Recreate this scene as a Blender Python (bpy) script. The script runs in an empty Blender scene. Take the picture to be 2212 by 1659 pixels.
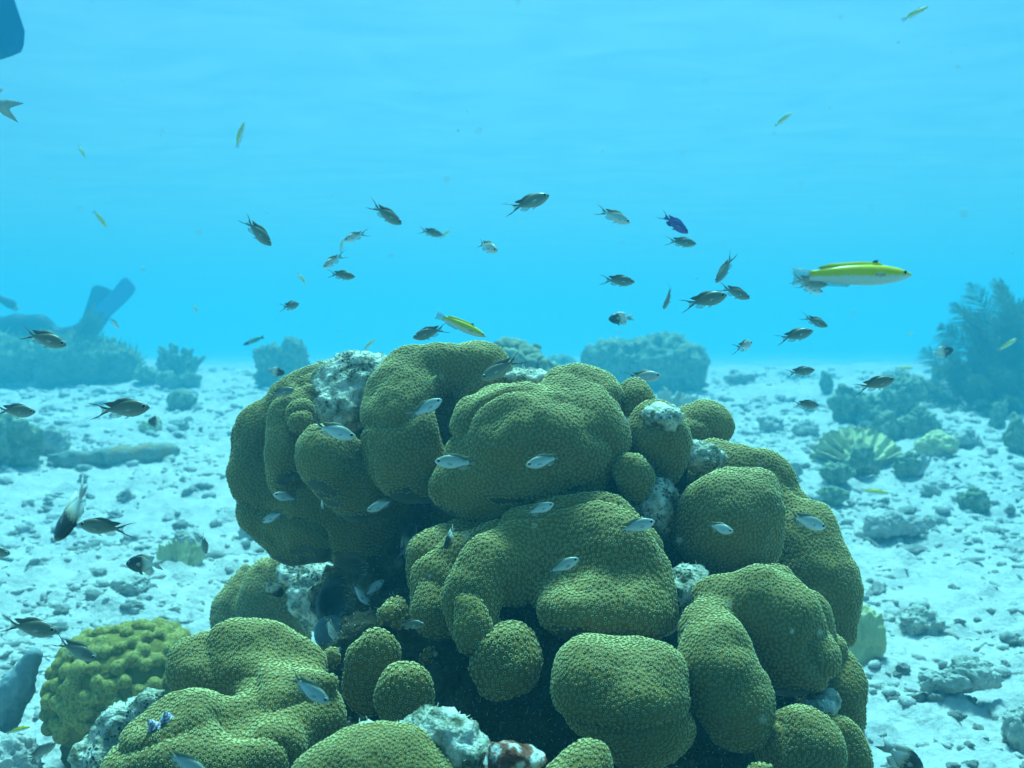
import bpy, bmesh, math, random
import numpy as np
from mathutils import Vector, Matrix

# ------------------------------------------------------------------ camera, world, sun, exposure
SC = bpy.context.scene
COL = SC.collection
random.seed(7)
RNG = np.random.default_rng(11)
K = 0.975 / 2212.0                      # tangent per pixel of the 2212-wide view of the photograph
PITCH = math.atan((829.5 - 740) * K)
CAM = np.array([0.0, 0.0, 0.85])
FWD = np.array([0, math.cos(PITCH), -math.sin(PITCH)])
UPV = np.array([0, math.sin(PITCH), math.cos(PITCH)])
RGT = np.array([1.0, 0, 0])

cam = bpy.data.cameras.new('camera')
cam_o = bpy.data.objects.new('camera', cam)
COL.objects.link(cam_o)
SC.camera = cam_o
cam.angle = 2 * math.atan(0.4875)
cam.clip_start = 0.02
cam.clip_end = 600
cam_o.location = CAM
cam_o.rotation_euler = (math.radians(90) - PITCH, 0, 0)
cam.dof.use_dof = True
cam.dof.focus_distance = 2.0
cam.dof.aperture_fstop = 6.0

SUN_EL, SUN_AZ = math.radians(71), math.radians(3)
world = bpy.data.worlds.new("World")
SC.world = world
world.use_nodes = True
wn, wl = world.node_tree.nodes, world.node_tree.links
sky = wn.new('ShaderNodeTexSky')
sky.sky_type = 'NISHITA'
sky.sun_disc = False
sky.dust_density = 4.0
sky.sun_elevation = SUN_EL
sky.sun_rotation = SUN_AZ
wl.new(sky.outputs[0], wn['Background'].inputs[0])
wn['Background'].inputs[1].default_value = 0.09

sun = bpy.data.lights.new('sun', 'SUN')
sun.energy = 5.0
sun.angle = math.radians(12)            # spread by the rippled water surface
sun.color = (1, 0.97, 0.9)
sun_o = bpy.data.objects.new('sun', sun)
COL.objects.link(sun_o)
_d = Vector((math.sin(SUN_AZ) * math.cos(SUN_EL), math.cos(SUN_AZ) * math.cos(SUN_EL), math.sin(SUN_EL)))
sun_o.rotation_euler = _d.to_track_quat('Z', 'Y').to_euler()
sun_o.location = (0, 0, 30)

SC.view_settings.view_transform = 'Standard'
SC.view_settings.look = 'None'
SC.view_settings.gamma = 1
SC.view_settings.exposure = 0.76
cy = SC.cycles
cy.use_denoising = True
cy.max_bounces = 6
cy.diffuse_bounces = 1
cy.volume_bounces = 1
cy.transparent_max_bounces = 10
cy.sample_clamp_indirect = 6

# ------------------------------------------------------------------ helpers
def P(px, py, d):
    """the point at depth d metres seen at pixel (px, py) of the 2212 x 1659 view"""
    return CAM + d * (FWD + (px - 1106) * K * RGT - (py - 829.5) * K * UPV)

def cam2world(a):
    return CAM + a[:, 2:3] * FWD + a[:, 0:1] * RGT + a[:, 1:2] * UPV

def tag(o, label=None, cat=None, group=None, kind=None):
    if label: o['label'] = label
    if cat: o['category'] = cat
    if group: o['group'] = group
    if kind: o['kind'] = kind
    return o

def empty(name, loc):
    o = bpy.data.objects.new(name, None)
    o.empty_display_size = 0.05
    o.location = Vector([float(v) for v in loc])
    COL.objects.link(o)
    return o

def mesh_np(name, V, F, mats, attrs=None, smooth=True, matidx=None):
    """V (n,3); F list of (m,k) int arrays (k = 3 or 4)"""
    me = bpy.data.meshes.new(name)
    V = np.ascontiguousarray(V, dtype=np.float32)
    me.vertices.add(len(V))
    me.vertices.foreach_set('co', V.ravel())
    Fs = [np.asarray(f, dtype=np.int32) for f in F if len(f)]
    tot = sum(f.size for f in Fs)
    npoly = sum(len(f) for f in Fs)
    me.loops.add(tot)
    me.loops.foreach_set('vertex_index', np.concatenate([f.ravel() for f in Fs]))
    me.polygons.add(npoly)
    sizes = np.concatenate([np.full(len(f), f.shape[1], dtype=np.int32) for f in Fs])
    starts = np.concatenate([[0], np.cumsum(sizes)[:-1]]).astype(np.int32)
    me.polygons.foreach_set('loop_start', starts)
    try:
        me.polygons.foreach_set('loop_total', sizes)
    except Exception:
        pass
    for m in (mats if isinstance(mats, (list, tuple)) else [mats]):
        me.materials.append(m)
    if matidx is not None:
        me.polygons.foreach_set('material_index', np.asarray(matidx, dtype=np.int32))
    me.update(calc_edges=True)
    me.validate()
    if smooth:
        me.polygons.foreach_set('use_smooth', np.ones(len(me.polygons), dtype=bool))
    if attrs:
        for k, v in attrs.items():
            a = me.attributes.new(k, 'FLOAT', 'POINT')
            a.data.foreach_set('value', np.ascontiguousarray(v, dtype=np.float32))
    return me

def obj(name, me, parent=None, loc=None):
    o = bpy.data.objects.new(name, me)
    COL.objects.link(o)
    if parent is not None:
        o.parent = parent
    if loc is not None:
        o.location = Vector([float(v) for v in loc])
    return o

# hash noise ---------------------------------------------------------
def _h(ix, iy, iz, s):
    n = (ix * 374761393 + iy * 668265263 + iz * 2147483647 + s * 144665) & 0xFFFFFFFF
    n = ((n ^ (n >> 13)) * 1274126177) & 0xFFFFFFFF
    n = ((n ^ (n >> 16)) * 2246822519) & 0xFFFFFFFF
    return ((n ^ (n >> 15)) & 0xFFFF).astype(np.float32) / 65535.0

def noise3(p, s=0):
    p = np.asarray(p, dtype=np.float64)
    i = np.floor(p).astype(np.int64)
    f = p - i
    u = f * f * f * (f * (f * 6 - 15) + 10)
    r = 0
    for dx in (0, 1):
        wx = u[:, 0] if dx else 1 - u[:, 0]
        for dy in (0, 1):
            wy = u[:, 1] if dy else 1 - u[:, 1]
            for dz in (0, 1):
                wz = u[:, 2] if dz else 1 - u[:, 2]
                r = r + wx * wy * wz * _h(i[:, 0] + dx, i[:, 1] + dy, i[:, 2] + dz, s)
    return r * 2 - 1

def fbm3(p, octv=3, s=0, gain=0.5):
    a, r, q = 1.0, 0, np.asarray(p, dtype=np.float64)
    for o in range(octv):
        r = r + a * noise3(q, s + o * 17)
        q = q * 2.03 + 11.7
        a *= gain
    return r

def fbm2(x, y, octv=4, s=0, gain=0.5):
    return fbm3(np.stack([x, y, np.zeros_like(x) + 0.37 + s], 1), octv, s, gain)

# signed distance shapes in the camera frame (x right, y up, z depth), grown as one surface
def prim(t):
    if t[0] in ('e', '-'):
        _, px, py, d, rx, ry, rd = t[:7]
        rot = math.radians(t[7]) if len(t) > 7 else 0
        c = np.array([(px - 1106) * K * d, -(py - 829.5) * K * d, d])
        return t[0], c, np.array([rx, ry, rd]) * K * d, rot
    _, x1, y1, d1, r1, x2, y2, d2, r2 = t
    a = np.array([(x1 - 1106) * K * d1, -(y1 - 829.5) * K * d1, d1])
    b = np.array([(x2 - 1106) * K * d2, -(y2 - 829.5) * K * d2, d2])
    return 'c', a, b, r1 * K * d1, r2 * K * d2

def chain(*pts):
    return [('c',) + tuple(pts[i]) + tuple(pts[i + 1]) for i in range(len(pts) - 1)]

def sd(pr, X, Y, Z):
    if pr[0] in ('e', '-'):
        _, c, r, rot = pr
        x, y, z = X - c[0], Y - c[1], Z - c[2]
        if rot:
            x, y = x * math.cos(rot) + y * math.sin(rot), -x * math.sin(rot) + y * math.cos(rot)
        k0 = np.sqrt((x / r[0]) ** 2 + (y / r[1]) ** 2 + (z / r[2]) ** 2) + 1e-6
        k1 = np.sqrt((x / r[0] ** 2) ** 2 + (y / r[1] ** 2) ** 2 + (z / r[2] ** 2) ** 2) + 1e-6
        return k0 * (k0 - 1) / k1
    _, a, b, ra, rb = pr
    ab = b - a
    L2 = float(ab @ ab) + 1e-12
    h = np.clip(((X - a[0]) * ab[0] + (Y - a[1]) * ab[1] + (Z - a[2]) * ab[2]) / L2, 0, 1)
    dx, dy, dz = X - a[0] - h * ab[0], Y - a[1] - h * ab[1], Z - a[2] - h * ab[2]
    return np.sqrt(dx * dx + dy * dy + dz * dz) - (ra + (rb - ra) * h)

def bounds(prs):
    lo, hi = np.full(3, 1e9), np.full(3, -1e9)
    for p in prs:
        if p[0] == 'e':
            m = p[2].max() if p[3] else None
            r = np.array([m, m, p[2][2]]) if p[3] else p[2]
            lo = np.minimum(lo, p[1] - r); hi = np.maximum(hi, p[1] + r)
        elif p[0] == 'c':
            for q, r in ((p[1], p[3]), (p[2], p[4])):
                lo = np.minimum(lo, q - r); hi = np.maximum(hi, q + r)
    return lo, hi

def field(prs, X, Y, Z, k):
    D = None
    for p in prs:
        if p[0] == '-':
            continue
        s = sd(p, X, Y, Z)
        if D is None:
            D = s
        else:
            h = np.maximum(k - np.abs(D - s), 0) / k
            D = np.minimum(D, s) - h * h * k * 0.25
    for p in prs:
        if p[0] == '-':
            s = -sd(p, X, Y, Z)
            kk = k * 1.2
            h = np.maximum(kk - np.abs(D - s), 0) / kk
            D = np.maximum(D, s) + h * h * kk * 0.25
    return D

def surface_nets(V, lo, h):
    S = V < 0
    nx, ny, nz = V.shape
    cnt = np.zeros((nx - 1, ny - 1, nz - 1), np.int8)
    for i in (0, 1):
        for j in (0, 1):
            for k in (0, 1):
                cnt += S[i:nx - 1 + i, j:ny - 1 + j, k:nz - 1 + k]
    m = (cnt > 0) & (cnt < 8)
    ci = np.argwhere(m)
    idx = np.full(m.shape, -1, np.int64)
    idx[m] = np.arange(len(ci))
    acc = np.zeros((len(ci), 3)); n = np.zeros(len(ci))
    corners = [(i, j, k) for i in (0, 1) for j in (0, 1) for k in (0, 1)]
    for a in range(8):
        for b in range(a + 1, 8):
            ca, cb = np.array(corners[a]), np.array(corners[b])
            if np.abs(ca - cb).sum() != 1:
                continue
            pa, pb = ci + ca, ci + cb
            va = V[pa[:, 0], pa[:, 1], pa[:, 2]]; vb = V[pb[:, 0], pb[:, 1], pb[:, 2]]
            x = (va < 0) != (vb < 0)
            t = np.where(x, va / np.where(x, va - vb, 1), 0)
            pos = ci + ca + (cb - ca) * t[:, None]
            acc[x] += pos[x]; n[x] += 1
    verts = acc / n[:, None] * h + lo
    quads = []
    for ax in range(3):
        o1, o2 = [(1, 2), (2, 0), (0, 1)][ax]
        sl = [slice(None)] * 3; sl2 = [slice(None)] * 3
        sl[ax] = slice(0, V.shape[ax] - 1); sl2[ax] = slice(1, None)
        A, B = S[tuple(sl)], S[tuple(sl2)]
        e = np.argwhere(A != B)
        e = e[(e[:, o1] > 0) & (e[:, o2] > 0) & (e[:, o1] < V.shape[o1] - 1) & (e[:, o2] < V.shape[o2] - 1)]
        d1 = np.zeros(3, int); d1[o1] = 1
        d2 = np.zeros(3, int); d2[o2] = 1
        q = [e, e - d1, e - d1 - d2, e - d2]
        q = np.stack([idx[c[:, 0], c[:, 1], c[:, 2]] for c in q], 1)
        flip = ~A[e[:, 0], e[:, 1], e[:, 2]]
        q[flip] = q[flip][:, ::-1]
        quads.append(q)
    Q = np.concatenate(quads)
    Q = Q[(Q >= 0).all(1)]
    return verts, Q

def vnormals(V, Q):
    a = np.cross(V[Q[:, 2]] - V[Q[:, 0]], V[Q[:, 3]] - V[Q[:, 1]]) if Q.shape[1] == 4 else \
        np.cross(V[Q[:, 1]] - V[Q[:, 0]], V[Q[:, 2]] - V[Q[:, 0]])
    N = np.zeros_like(V)
    for i in range(Q.shape[1]):
        np.add.at(N, Q[:, i], a)
    return N / (np.linalg.norm(N, axis=1, keepdims=True) + 1e-12)

def grow(spec, k=0.03, h=0.0065, wob=0.006, wf=9.0, fine=0.0, ff=40.0, seed=0, groove=0.0):
    """mesh one rounded surface round the listed shapes; returns world verts, quads, normals"""
    prs = [prim(t) for t in spec]
    lo, hi = bounds(prs)
    lo, hi = lo - 3 * h - k * .5, hi + 3 * h + k * .5
    n = np.ceil((hi - lo) / h).astype(int) + 1
    ax = [(lo[i] + h * np.arange(n[i])).astype(np.float32) for i in range(3)]
    X, Y, Z = ax[0][:, None, None], ax[1][None, :, None], ax[2][None, None, :]
    V = field(prs, X, Y, Z, k)
    v, q = surface_nets(V, lo, h)
    v = cam2world(v)
    N = vnormals(v, q)
    if ((v - v.mean(0)) * N).sum(1).mean() < 0:   # turn the faces outward
        q = q[:, ::-1]
        N = -N
    if wob:
        v = v + N * (fbm3(v * wf, 2, seed)[:, None] * wob)
    if groove:
        g = 1 - np.abs(fbm3(v * 4.6 + 3.3, 2, seed + 40, .4))
        v = v - N * (groove * np.clip(g, 0, 1) ** 7)[:, None]
    if fine:
        v = v + N * (fbm3(v * ff, 3, seed + 5, .6)[:, None] * fine)
    N = vnormals(v, q)
    return v, q, N

def scatter(V, Q, N, s, keep=None, tries=4.0, rng=RNG):
    """blue-noise points on a surface: positions, normals"""
    T = np.concatenate([Q[:, [0, 1, 2]], Q[:, [0, 2, 3]]]) if Q.shape[1] == 4 else Q
    a, b, c = V[T[:, 0]], V[T[:, 1]], V[T[:, 2]]
    ar = np.linalg.norm(np.cross(b - a, c - a), axis=1) / 2
    n = int(ar.sum() / (s * s) * tries)
    t = rng.choice(len(T), n, p=ar / ar.sum())
    u, w = rng.random(n), rng.random(n)
    f = u + w > 1
    u[f], w[f] = 1 - u[f], 1 - w[f]
    p = a[t] + (b[t] - a[t]) * u[:, None] + (c[t] - a[t]) * w[:, None]
    nn = N[T[t, 0]] * (1 - u - w)[:, None] + N[T[t, 1]] * u[:, None] + N[T[t, 2]] * w[:, None]
    nn /= np.linalg.norm(nn, axis=1, keepdims=True) + 1e-9
    if keep is not None:
        m = keep(p, nn)
        p, nn = p[m], nn[m]
    g = s
    cells = {}
    ok = []
    ik = np.floor(p / g).astype(int).tolist()
    pl = p.tolist()
    s2 = s * s
    for i in range(len(pl)):
        x, y, z = pl[i]
        cx, cy_, cz = ik[i]
        bad = False
        for dx in (-1, 0, 1):
            for dy in (-1, 0, 1):
                for dz in (-1, 0, 1):
                    for q in cells.get((cx + dx, cy_ + dy, cz + dz), ()):
                        if (q[0] - x) ** 2 + (q[1] - y) ** 2 + (q[2] - z) ** 2 < s2:
                            bad = True; break
                    if bad: break
                if bad: break
            if bad: break
        if not bad:
            cells.setdefault((cx, cy_, cz), []).append((x, y, z))
            ok.append(i)
    ok = np.array(ok, int)
    return p[ok], nn[ok]

def frames(N):
    ref = np.where(np.abs(N[:, 2:3]) < .9, np.array([[0, 0, 1.0]]), np.array([[1.0, 0, 0]]))
    T = np.cross(ref, N); T /= np.linalg.norm(T, axis=1, keepdims=True)
    return T, np.cross(N, T)

# ------------------------------------------------------------------ materials
def new_mat(name, rough=0.9, spec=0.2):
    m = bpy.data.materials.new(name)
    m.use_nodes = True
    b = m.node_tree.nodes['Principled BSDF']
    b.inputs['Roughness'].default_value = rough
    b.inputs['Specular IOR Level'].default_value = spec
    return m, m.node_tree.nodes, m.node_tree.links, b

def ramp(n, stops):
    r = n.new('ShaderNodeValToRGB')
    e = r.color_ramp.elements
    while len(e) < len(stops):
        e.new(0.5)
    for i, (p, c) in enumerate(stops):
        e[i].position = p
        e[i].color = (*c, 1)
    return r

def noise_mat(name, stops, scale=20, detail=6, rough=.9, bump=0.0, bscale=60, coord='Object', spec=.2, bdist=.01):
    m, n, l, b = new_mat(name, rough, spec)
    tc = n.new('ShaderNodeTexCoord')
    nz = n.new('ShaderNodeTexNoise')
    nz.inputs['Scale'].default_value = scale
    nz.inputs['Detail'].default_value = detail
    nz.inputs['Roughness'].default_value = .65
    l.new(tc.outputs[coord], nz.inputs['Vector'])
    r = ramp(n, stops)
    l.new(nz.outputs[0], r.inputs[0])
    l.new(r.outputs[0], b.inputs['Base Color'])
    if bump:
        n2 = n.new('ShaderNodeTexNoise')
        n2.inputs['Scale'].default_value = bscale
        n2.inputs['Detail'].default_value = 5
        l.new(tc.outputs[coord], n2.inputs['Vector'])
        bp = n.new('ShaderNodeBump')
        bp.inputs['Strength'].default_value = bump
        bp.inputs['Distance'].default_value = bdist
        l.new(n2.outputs[0], bp.inputs['Height'])
        l.new(bp.outputs[0], b.inputs['Normal'])
    return m

def coral_mat(name, tissue, tissue2, rim, mid):
    m, n, l, b = new_mat(name, .75, .25)
    b.inputs['Sheen Weight'].default_value = .22
    b.inputs['Sheen Roughness'].default_value = .45
    b.inputs['Sheen Tint'].default_value = (.75, .9, .6, 1)
    at = n.new('ShaderNodeAttribute'); at.attribute_name = 'tint'
    tc = n.new('ShaderNodeTexCoord')
    nz = n.new('ShaderNodeTexNoise'); nz.inputs['Scale'].default_value = 7; nz.inputs['Detail'].default_value = 4
    l.new(tc.outputs['Object'], nz.inputs['Vector'])
    rt = ramp(n, [(.35, tissue), (.65, tissue2)])
    l.new(nz.outputs[0], rt.inputs[0])
    rr = ramp(n, [(0.0, (0, 0, 0)), (.5, (.5, .5, .5)), (1.0, (1, 1, 1))])
    mx = n.new('ShaderNodeMix'); mx.data_type = 'RGBA'
    mr = n.new('ShaderNodeMapRange'); mr.inputs['From Min'].default_value = .5; mr.inputs['From Max'].default_value = 1
    l.new(at.outputs['Fac'], mr.inputs['Value'])
    m2 = n.new('ShaderNodeMapRange'); m2.inputs['From Min'].default_value = 0; m2.inputs['From Max'].default_value = .5
    l.new(at.outputs['Fac'], m2.inputs['Value'])
    l.new(m2.outputs[0], mx.inputs['Factor'])
    l.new(rt.outputs[0], mx.inputs['A'])
    mx.inputs['B'].default_value = (*mid, 1)
    mx2 = n.new('ShaderNodeMix'); mx2.data_type = 'RGBA'
    l.new(mr.outputs[0], mx2.inputs['Factor'])
    l.new(mx.outputs['Result'], mx2.inputs['A'])
    mx2.inputs['B'].default_value = (*rim, 1)
    # underside bare of polyps: algae-dark skeleton colour that also paints in its shade
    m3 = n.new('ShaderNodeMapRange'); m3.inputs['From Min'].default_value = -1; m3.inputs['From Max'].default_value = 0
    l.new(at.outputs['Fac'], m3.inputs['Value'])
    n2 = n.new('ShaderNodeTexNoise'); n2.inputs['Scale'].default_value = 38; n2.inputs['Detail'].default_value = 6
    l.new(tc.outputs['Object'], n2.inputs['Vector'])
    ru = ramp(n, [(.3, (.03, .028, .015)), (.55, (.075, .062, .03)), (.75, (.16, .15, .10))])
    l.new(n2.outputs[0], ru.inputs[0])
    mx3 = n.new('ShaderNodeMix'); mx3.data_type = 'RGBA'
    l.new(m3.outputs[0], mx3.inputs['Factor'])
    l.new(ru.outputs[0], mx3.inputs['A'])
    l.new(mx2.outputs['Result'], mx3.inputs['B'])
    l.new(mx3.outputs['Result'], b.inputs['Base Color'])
    bp = n.new('ShaderNodeBump'); bp.inputs['Strength'].default_value = .35; bp.inputs['Distance'].default_value = .006
    l.new(n2.outputs[0], bp.inputs['Height']); l.new(bp.outputs[0], b.inputs['Normal'])
    return m

M = {}
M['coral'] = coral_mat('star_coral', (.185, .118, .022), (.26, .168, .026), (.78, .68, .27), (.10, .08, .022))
M['coral_back'] = noise_mat('bare_coral', [(.3, (.05, .05, .02)), (.7, (.10, .09, .035))], 14, 5, bump=.5, bscale=90)
M['yellow'] = noise_mat('yellow_coral', [(.36, (.15, .12, .022)), (.47, (.30, .245, .05)), (.62, (.46, .39, .12))], 130, 6, bump=.9, bscale=330, bdist=.004)
M['yellow_base'] = noise_mat('yellow_coral_base', [(.3, (.16, .13, .025)), (.7, (.26, .21, .04))], 18, 5, bump=.5, bscale=90)
M['dead'] = noise_mat('dead_coral', [(.36, (.10, .11, .06)), (.46, (.42, .42, .31)), (.60, (.84, .82, .68))], 34, 6, bump=.9, bscale=110, bdist=.012)
def add_pits(m, scale=75, dark=(.05, .06, .035)):
    n, l = m.node_tree.nodes, m.node_tree.links
    b = n['Principled BSDF']
    src = b.inputs['Base Color'].links[0].from_socket
    tc = n.new('ShaderNodeTexCoord'); vz = n.new('ShaderNodeTexVoronoi'); vz.inputs['Scale'].default_value = scale
    nz = n.new('ShaderNodeTexNoise'); nz.inputs['Scale'].default_value = 14; nz.inputs['Detail'].default_value = 5
    l.new(tc.outputs['Object'], vz.inputs['Vector']); l.new(tc.outputs['Object'], nz.inputs['Vector'])
    su = n.new('ShaderNodeMath'); su.operation = 'MULTIPLY_ADD'; su.inputs[1].default_value = 1.5; su.inputs[2].default_value = -.52
    l.new(nz.outputs[0], su.inputs[0])
    lt = n.new('ShaderNodeMath'); lt.operation = 'SUBTRACT'
    l.new(su.outputs[0], lt.inputs[0]); l.new(vz.outputs['Distance'], lt.inputs[1])
    mr = n.new('ShaderNodeMapRange'); mr.inputs['From Min'].default_value = -.08; mr.inputs['From Max'].default_value = .10
    l.new(lt.outputs[0], mr.inputs['Value'])
    mx = n.new('ShaderNodeMix'); mx.data_type = 'RGBA'
    l.new(mr.outputs[0], mx.inputs['Factor']); l.new(src, mx.inputs['A']); mx.inputs['B'].default_value = (*dark, 1)
    l.new(mx.outputs['Result'], b.inputs['Base Color'])
add_pits(M['dead'], 120)
M['fuzz'] = noise_mat('algae_turf', [(.3, (.46, .46, .34)), (.7, (.76, .75, .62))], 30, 3)
M['rock'] = noise_mat('reef_rock', [(.3, (.014, .015, .009)), (.5, (.055, .046, .022)), (.68, (.14, .125, .075)), (.8, (.34, .34, .27))], 16, 7, bump=1.0, bscale=60, bdist=.02)
M['sand'] = noise_mat('sand', [(.3, (.36, .37, .35)), (.5, (.45, .45, .42)), (.7, (.54, .54, .50))], 5, 8, bump=.8, bscale=38, bdist=.02)
M['rubble'] = noise_mat('rubble', [(.3, (.36, .37, .34)), (.5, (.46, .46, .42)), (.7, (.56, .55, .51))], 14, 6, bump=.8, bscale=70, bdist=.012)
M['rubble_dark'] = noise_mat('dark_rubble', [(.3, (.30, .33, .27)), (.5, (.44, .46, .40)), (.7, (.60, .60, .54))], 16, 6, bump=.9, bscale=70, bdist=.015)
M['boulder'] = noise_mat('boulder', [(.3, (.12, .16, .09)), (.5, (.24, .29, .17)), (.7, (.48, .52, .38))], 14, 7, bump=1.0, bscale=40, bdist=.03)
M['fire'] = noise_mat('fire_coral', [(.3, (.50, .49, .22)), (.7, (.64, .62, .32))], 12, 4, bump=.4, bscale=80)
M['fire_tip'] = noise_mat('fire_coral_tip', [(.3, (.50, .50, .36)), (.7, (.62, .62, .48))], 12, 4)
M['gorg'] = noise_mat('gorgonian', [(.3, (.13, .17, .08)), (.7, (.25, .28, .14))], 12, 4)
M['gorg_light'] = noise_mat('gorgonian_stem', [(.3, (.22, .26, .08)), (.7, (.32, .34, .12))], 12, 4)
M['gorg_dark'] = noise_mat('sea_plume', [(.3, (.10, .14, .07)), (.7, (.20, .23, .11))], 12, 4)
# ------------------------------------------------------------------ sea floor and water
_rows = np.array([-8, 0, 3, 4.2, 6, 8, 12, 16, 20, 28, 45, 140.0])
_hts = np.array([-.35, -.35, -.35, -.32, -.22, -.10, .12, .26, .27, .15, 0, -.2])

def ground_z(x, y, detail=True):
    x = np.atleast_1d(np.asarray(x, float)); y = np.atleast_1d(np.asarray(y, float))
    z = np.interp(y, _rows, _hts)
    z = z + (.05 + .13 * np.clip((y - 9) / 8, 0, 1)) * fbm2(x * .5, y * .5, 2, 3) + .07 * np.clip((y - 9) / 6, 0, 1) * np.maximum(fbm2(x * 1.7, y * 1.7, 2, 13), 0)
    if detail:
        a = np.clip(1.3 - np.abs(y) / 30, .25, 1)
        b = fbm2(x * 3.1, y * 3.1, 3, 9)
        z = z + a * (.045 * np.abs(b) + .034 * np.maximum(fbm2(x * 9, y * 9, 3, 21, .6), 0) + .014 * np.maximum(fbm2(x * 26, y * 26, 2, 31, .6), -.1))
    return z

def gz(x, y):
    return float(ground_z(x, y)[0])

def build_ground():
    nv, nu = 760, 820
    t = np.linspace(0, 1, nv)
    y = np.concatenate([np.linspace(-9, 1.2, 40), 1.2 * (140 / 1.2) ** np.linspace(0, 1, nv)[1:]])
    u = np.linspace(-1, 1, nu)
    s = .72 * u + 2.2 * u ** 5
    Y, Sx = np.meshgrid(y, s, indexing='ij')
    X = Sx * (np.abs(Y) + .6)
    z = ground_z(X.ravel(), Y.ravel())
    V = np.stack([X.ravel(), Y.ravel(), z], 1)
    a = np.arange(len(y) - 1)[:, None] * nu + np.arange(nu - 1)[None]
    a = a.ravel()
    Q = np.stack([a, a + 1, a + nu + 1, a + nu], 1)
    o = obj('sea_floor', mesh_np('sea_floor', V, [Q], M['sand']))
    tag(o, kind='structure')
build_ground()

def build_water():
    m = bpy.data.materials.new('water_surface'); m.use_nodes = True
    n, l = m.node_tree.nodes, m.node_tree.links
    n.clear()
    ou = n.new('ShaderNodeOutputMaterial')
    tr = n.new('ShaderNodeBsdfTransparent')
    tc = n.new('ShaderNodeTexCoord')
    mp = n.new('ShaderNodeMapping'); mp.inputs['Scale'].default_value = (.55, .9, 1); mp.inputs['Rotation'].default_value = (0, 0, .25)
    nz = n.new('ShaderNodeTexNoise'); nz.inputs['Scale'].default_value = 1.1; nz.inputs['Detail'].default_value = 4; nz.inputs['Distortion'].default_value = .8
    l.new(tc.outputs['Object'], mp.inputs['Vector']); l.new(mp.outputs[0], nz.inputs['Vector'])
    r = ramp(n, [(.3, (.25, .80, .94)), (.5, (.295, .89, .98)), (.7, (.34, .97, 1.0))])
    l.new(nz.outputs[0], r.inputs[0]); l.new(r.outputs[0], tr.inputs[0]); l.new(tr.outputs[0], ou.inputs[0])
    g = 60
    u = np.linspace(-1, 1, g); u = 200 * np.sign(u) * np.abs(u) ** 2
    X, Y = np.meshgrid(u, u, indexing='ij')
    V = np.stack([X.ravel(), Y.ravel() + 5, 4.6 + .05 * noise3(np.stack([X.ravel() * .7, Y.ravel() * .7, X.ravel() * 0], 1))], 1)
    a = (np.arange(g - 1)[:, None] * g + np.arange(g - 1)[None]).ravel()
    Q = np.stack([a, a + g, a + g + 1, a + 1], 1)
    o = obj('water_surface', mesh_np('water_surface', V, [Q], m))
    tag(o, kind='structure')
build_water()

# ------------------------------------------------------------------ star corals with their polyps
def to_cam(p):
    v = CAM - p
    return v / np.linalg.norm(v, axis=1, keepdims=True)

SURF = []               # smooth surfaces of the reef, for resting things on them
ALL_LOBES = []          # (prims, k) of every lobe, to leave polyps off where two lobes meet

def polyps(P0, N0, r, rng=RNG, n=7):
    T, B = frames(N0)
    m = len(P0)
    r = r * (0.86 + .28 * rng.random(m))
    ph = rng.random(m) * 6.28
    hh = .75 + .5 * rng.random(m)
    rings = [(1.0, -.22, .06), (.90, .22, .45), (.70, .54, 1.0), (.44, .22, .55)]
    a = np.arange(n) * 2 * math.pi / n
    vs, tint = [], []
    for j, (rr, zz, tt) in enumerate(rings):
        ang = ph[:, None] + a[None]
        sc = np.ones(n)
        if j == 2:
            zz = zz + .10 * (np.arange(n) % 2) * (np.arange(n) < 6)
        R = (r[:, None] * rr)
        zz = np.broadcast_to(zz, (n,))
        p = P0[:, None] + T[:, None] * (R * np.cos(ang))[..., None] + B[:, None] * (R * np.sin(ang))[..., None] \
            + N0[:, None] * (r[:, None] * hh[:, None] * zz[None])[..., None]
        vs.append(p); tint.append(np.full((m, n), tt))
    c = P0 + N0 * (r * .06)[:, None]
    V = np.concatenate([np.concatenate(vs, 1), c[:, None]], 1)
    tint = np.concatenate([np.concatenate(tint, 1), np.full((m, 1), .45)], 1)
    k = 4 * n + 1
    i = np.arange(n); j = (i + 1) % n
    q = np.concatenate([np.stack([i + g * n, j + g * n, j + (g + 1) * n, i + (g + 1) * n], 1) for g in range(3)])
    t = np.stack([i + 3 * n, j + 3 * n, np.full(n, 4 * n)], 1)
    off = (np.arange(m) * k)[:, None, None]
    return V.reshape(-1, 3), (q[None] + off).reshape(-1, 4), (t[None] + off).reshape(-1, 3), tint.ravel()

PITCHES = {}            # spacing of the polyps, colony by colony

def lobe(root, spec, k=.045, wob=.022, wf=6.0, seed=0, s=None, name='lobe', down=-.72, mat='coral', h=.0065):
    s = s or PITCHES.get(root.name, .0064)
    v, q, N = grow(spec, k, h, wob, wf, 0.003, 20, seed, .016)
    base = np.array(root.location)
    prs = [prim(t) for t in spec]
    ALL_LOBES.append((prs, k))
    def keep(p, n):
        edge = .12 * noise3(p * 14, 4)
        return (n[:, 2] > down + edge) & ((n * to_cam(p)).sum(1) > -.30)
    pp, pn = scatter(v, q, N, s, keep, 7)
    PV, PQ, PT, tt = polyps(pp, pn, s * .53)
    V = np.concatenate([v, PV]) - base
    bare = np.clip((down + .10 + .12 * noise3(v * 14, 4) - N[:, 2]) / .12, 0, 1)  # downward faces marked for the painted-in underside shade
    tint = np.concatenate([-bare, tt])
    SURF.append((v, q))
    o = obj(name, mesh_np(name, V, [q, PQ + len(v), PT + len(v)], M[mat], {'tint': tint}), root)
    return o

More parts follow.
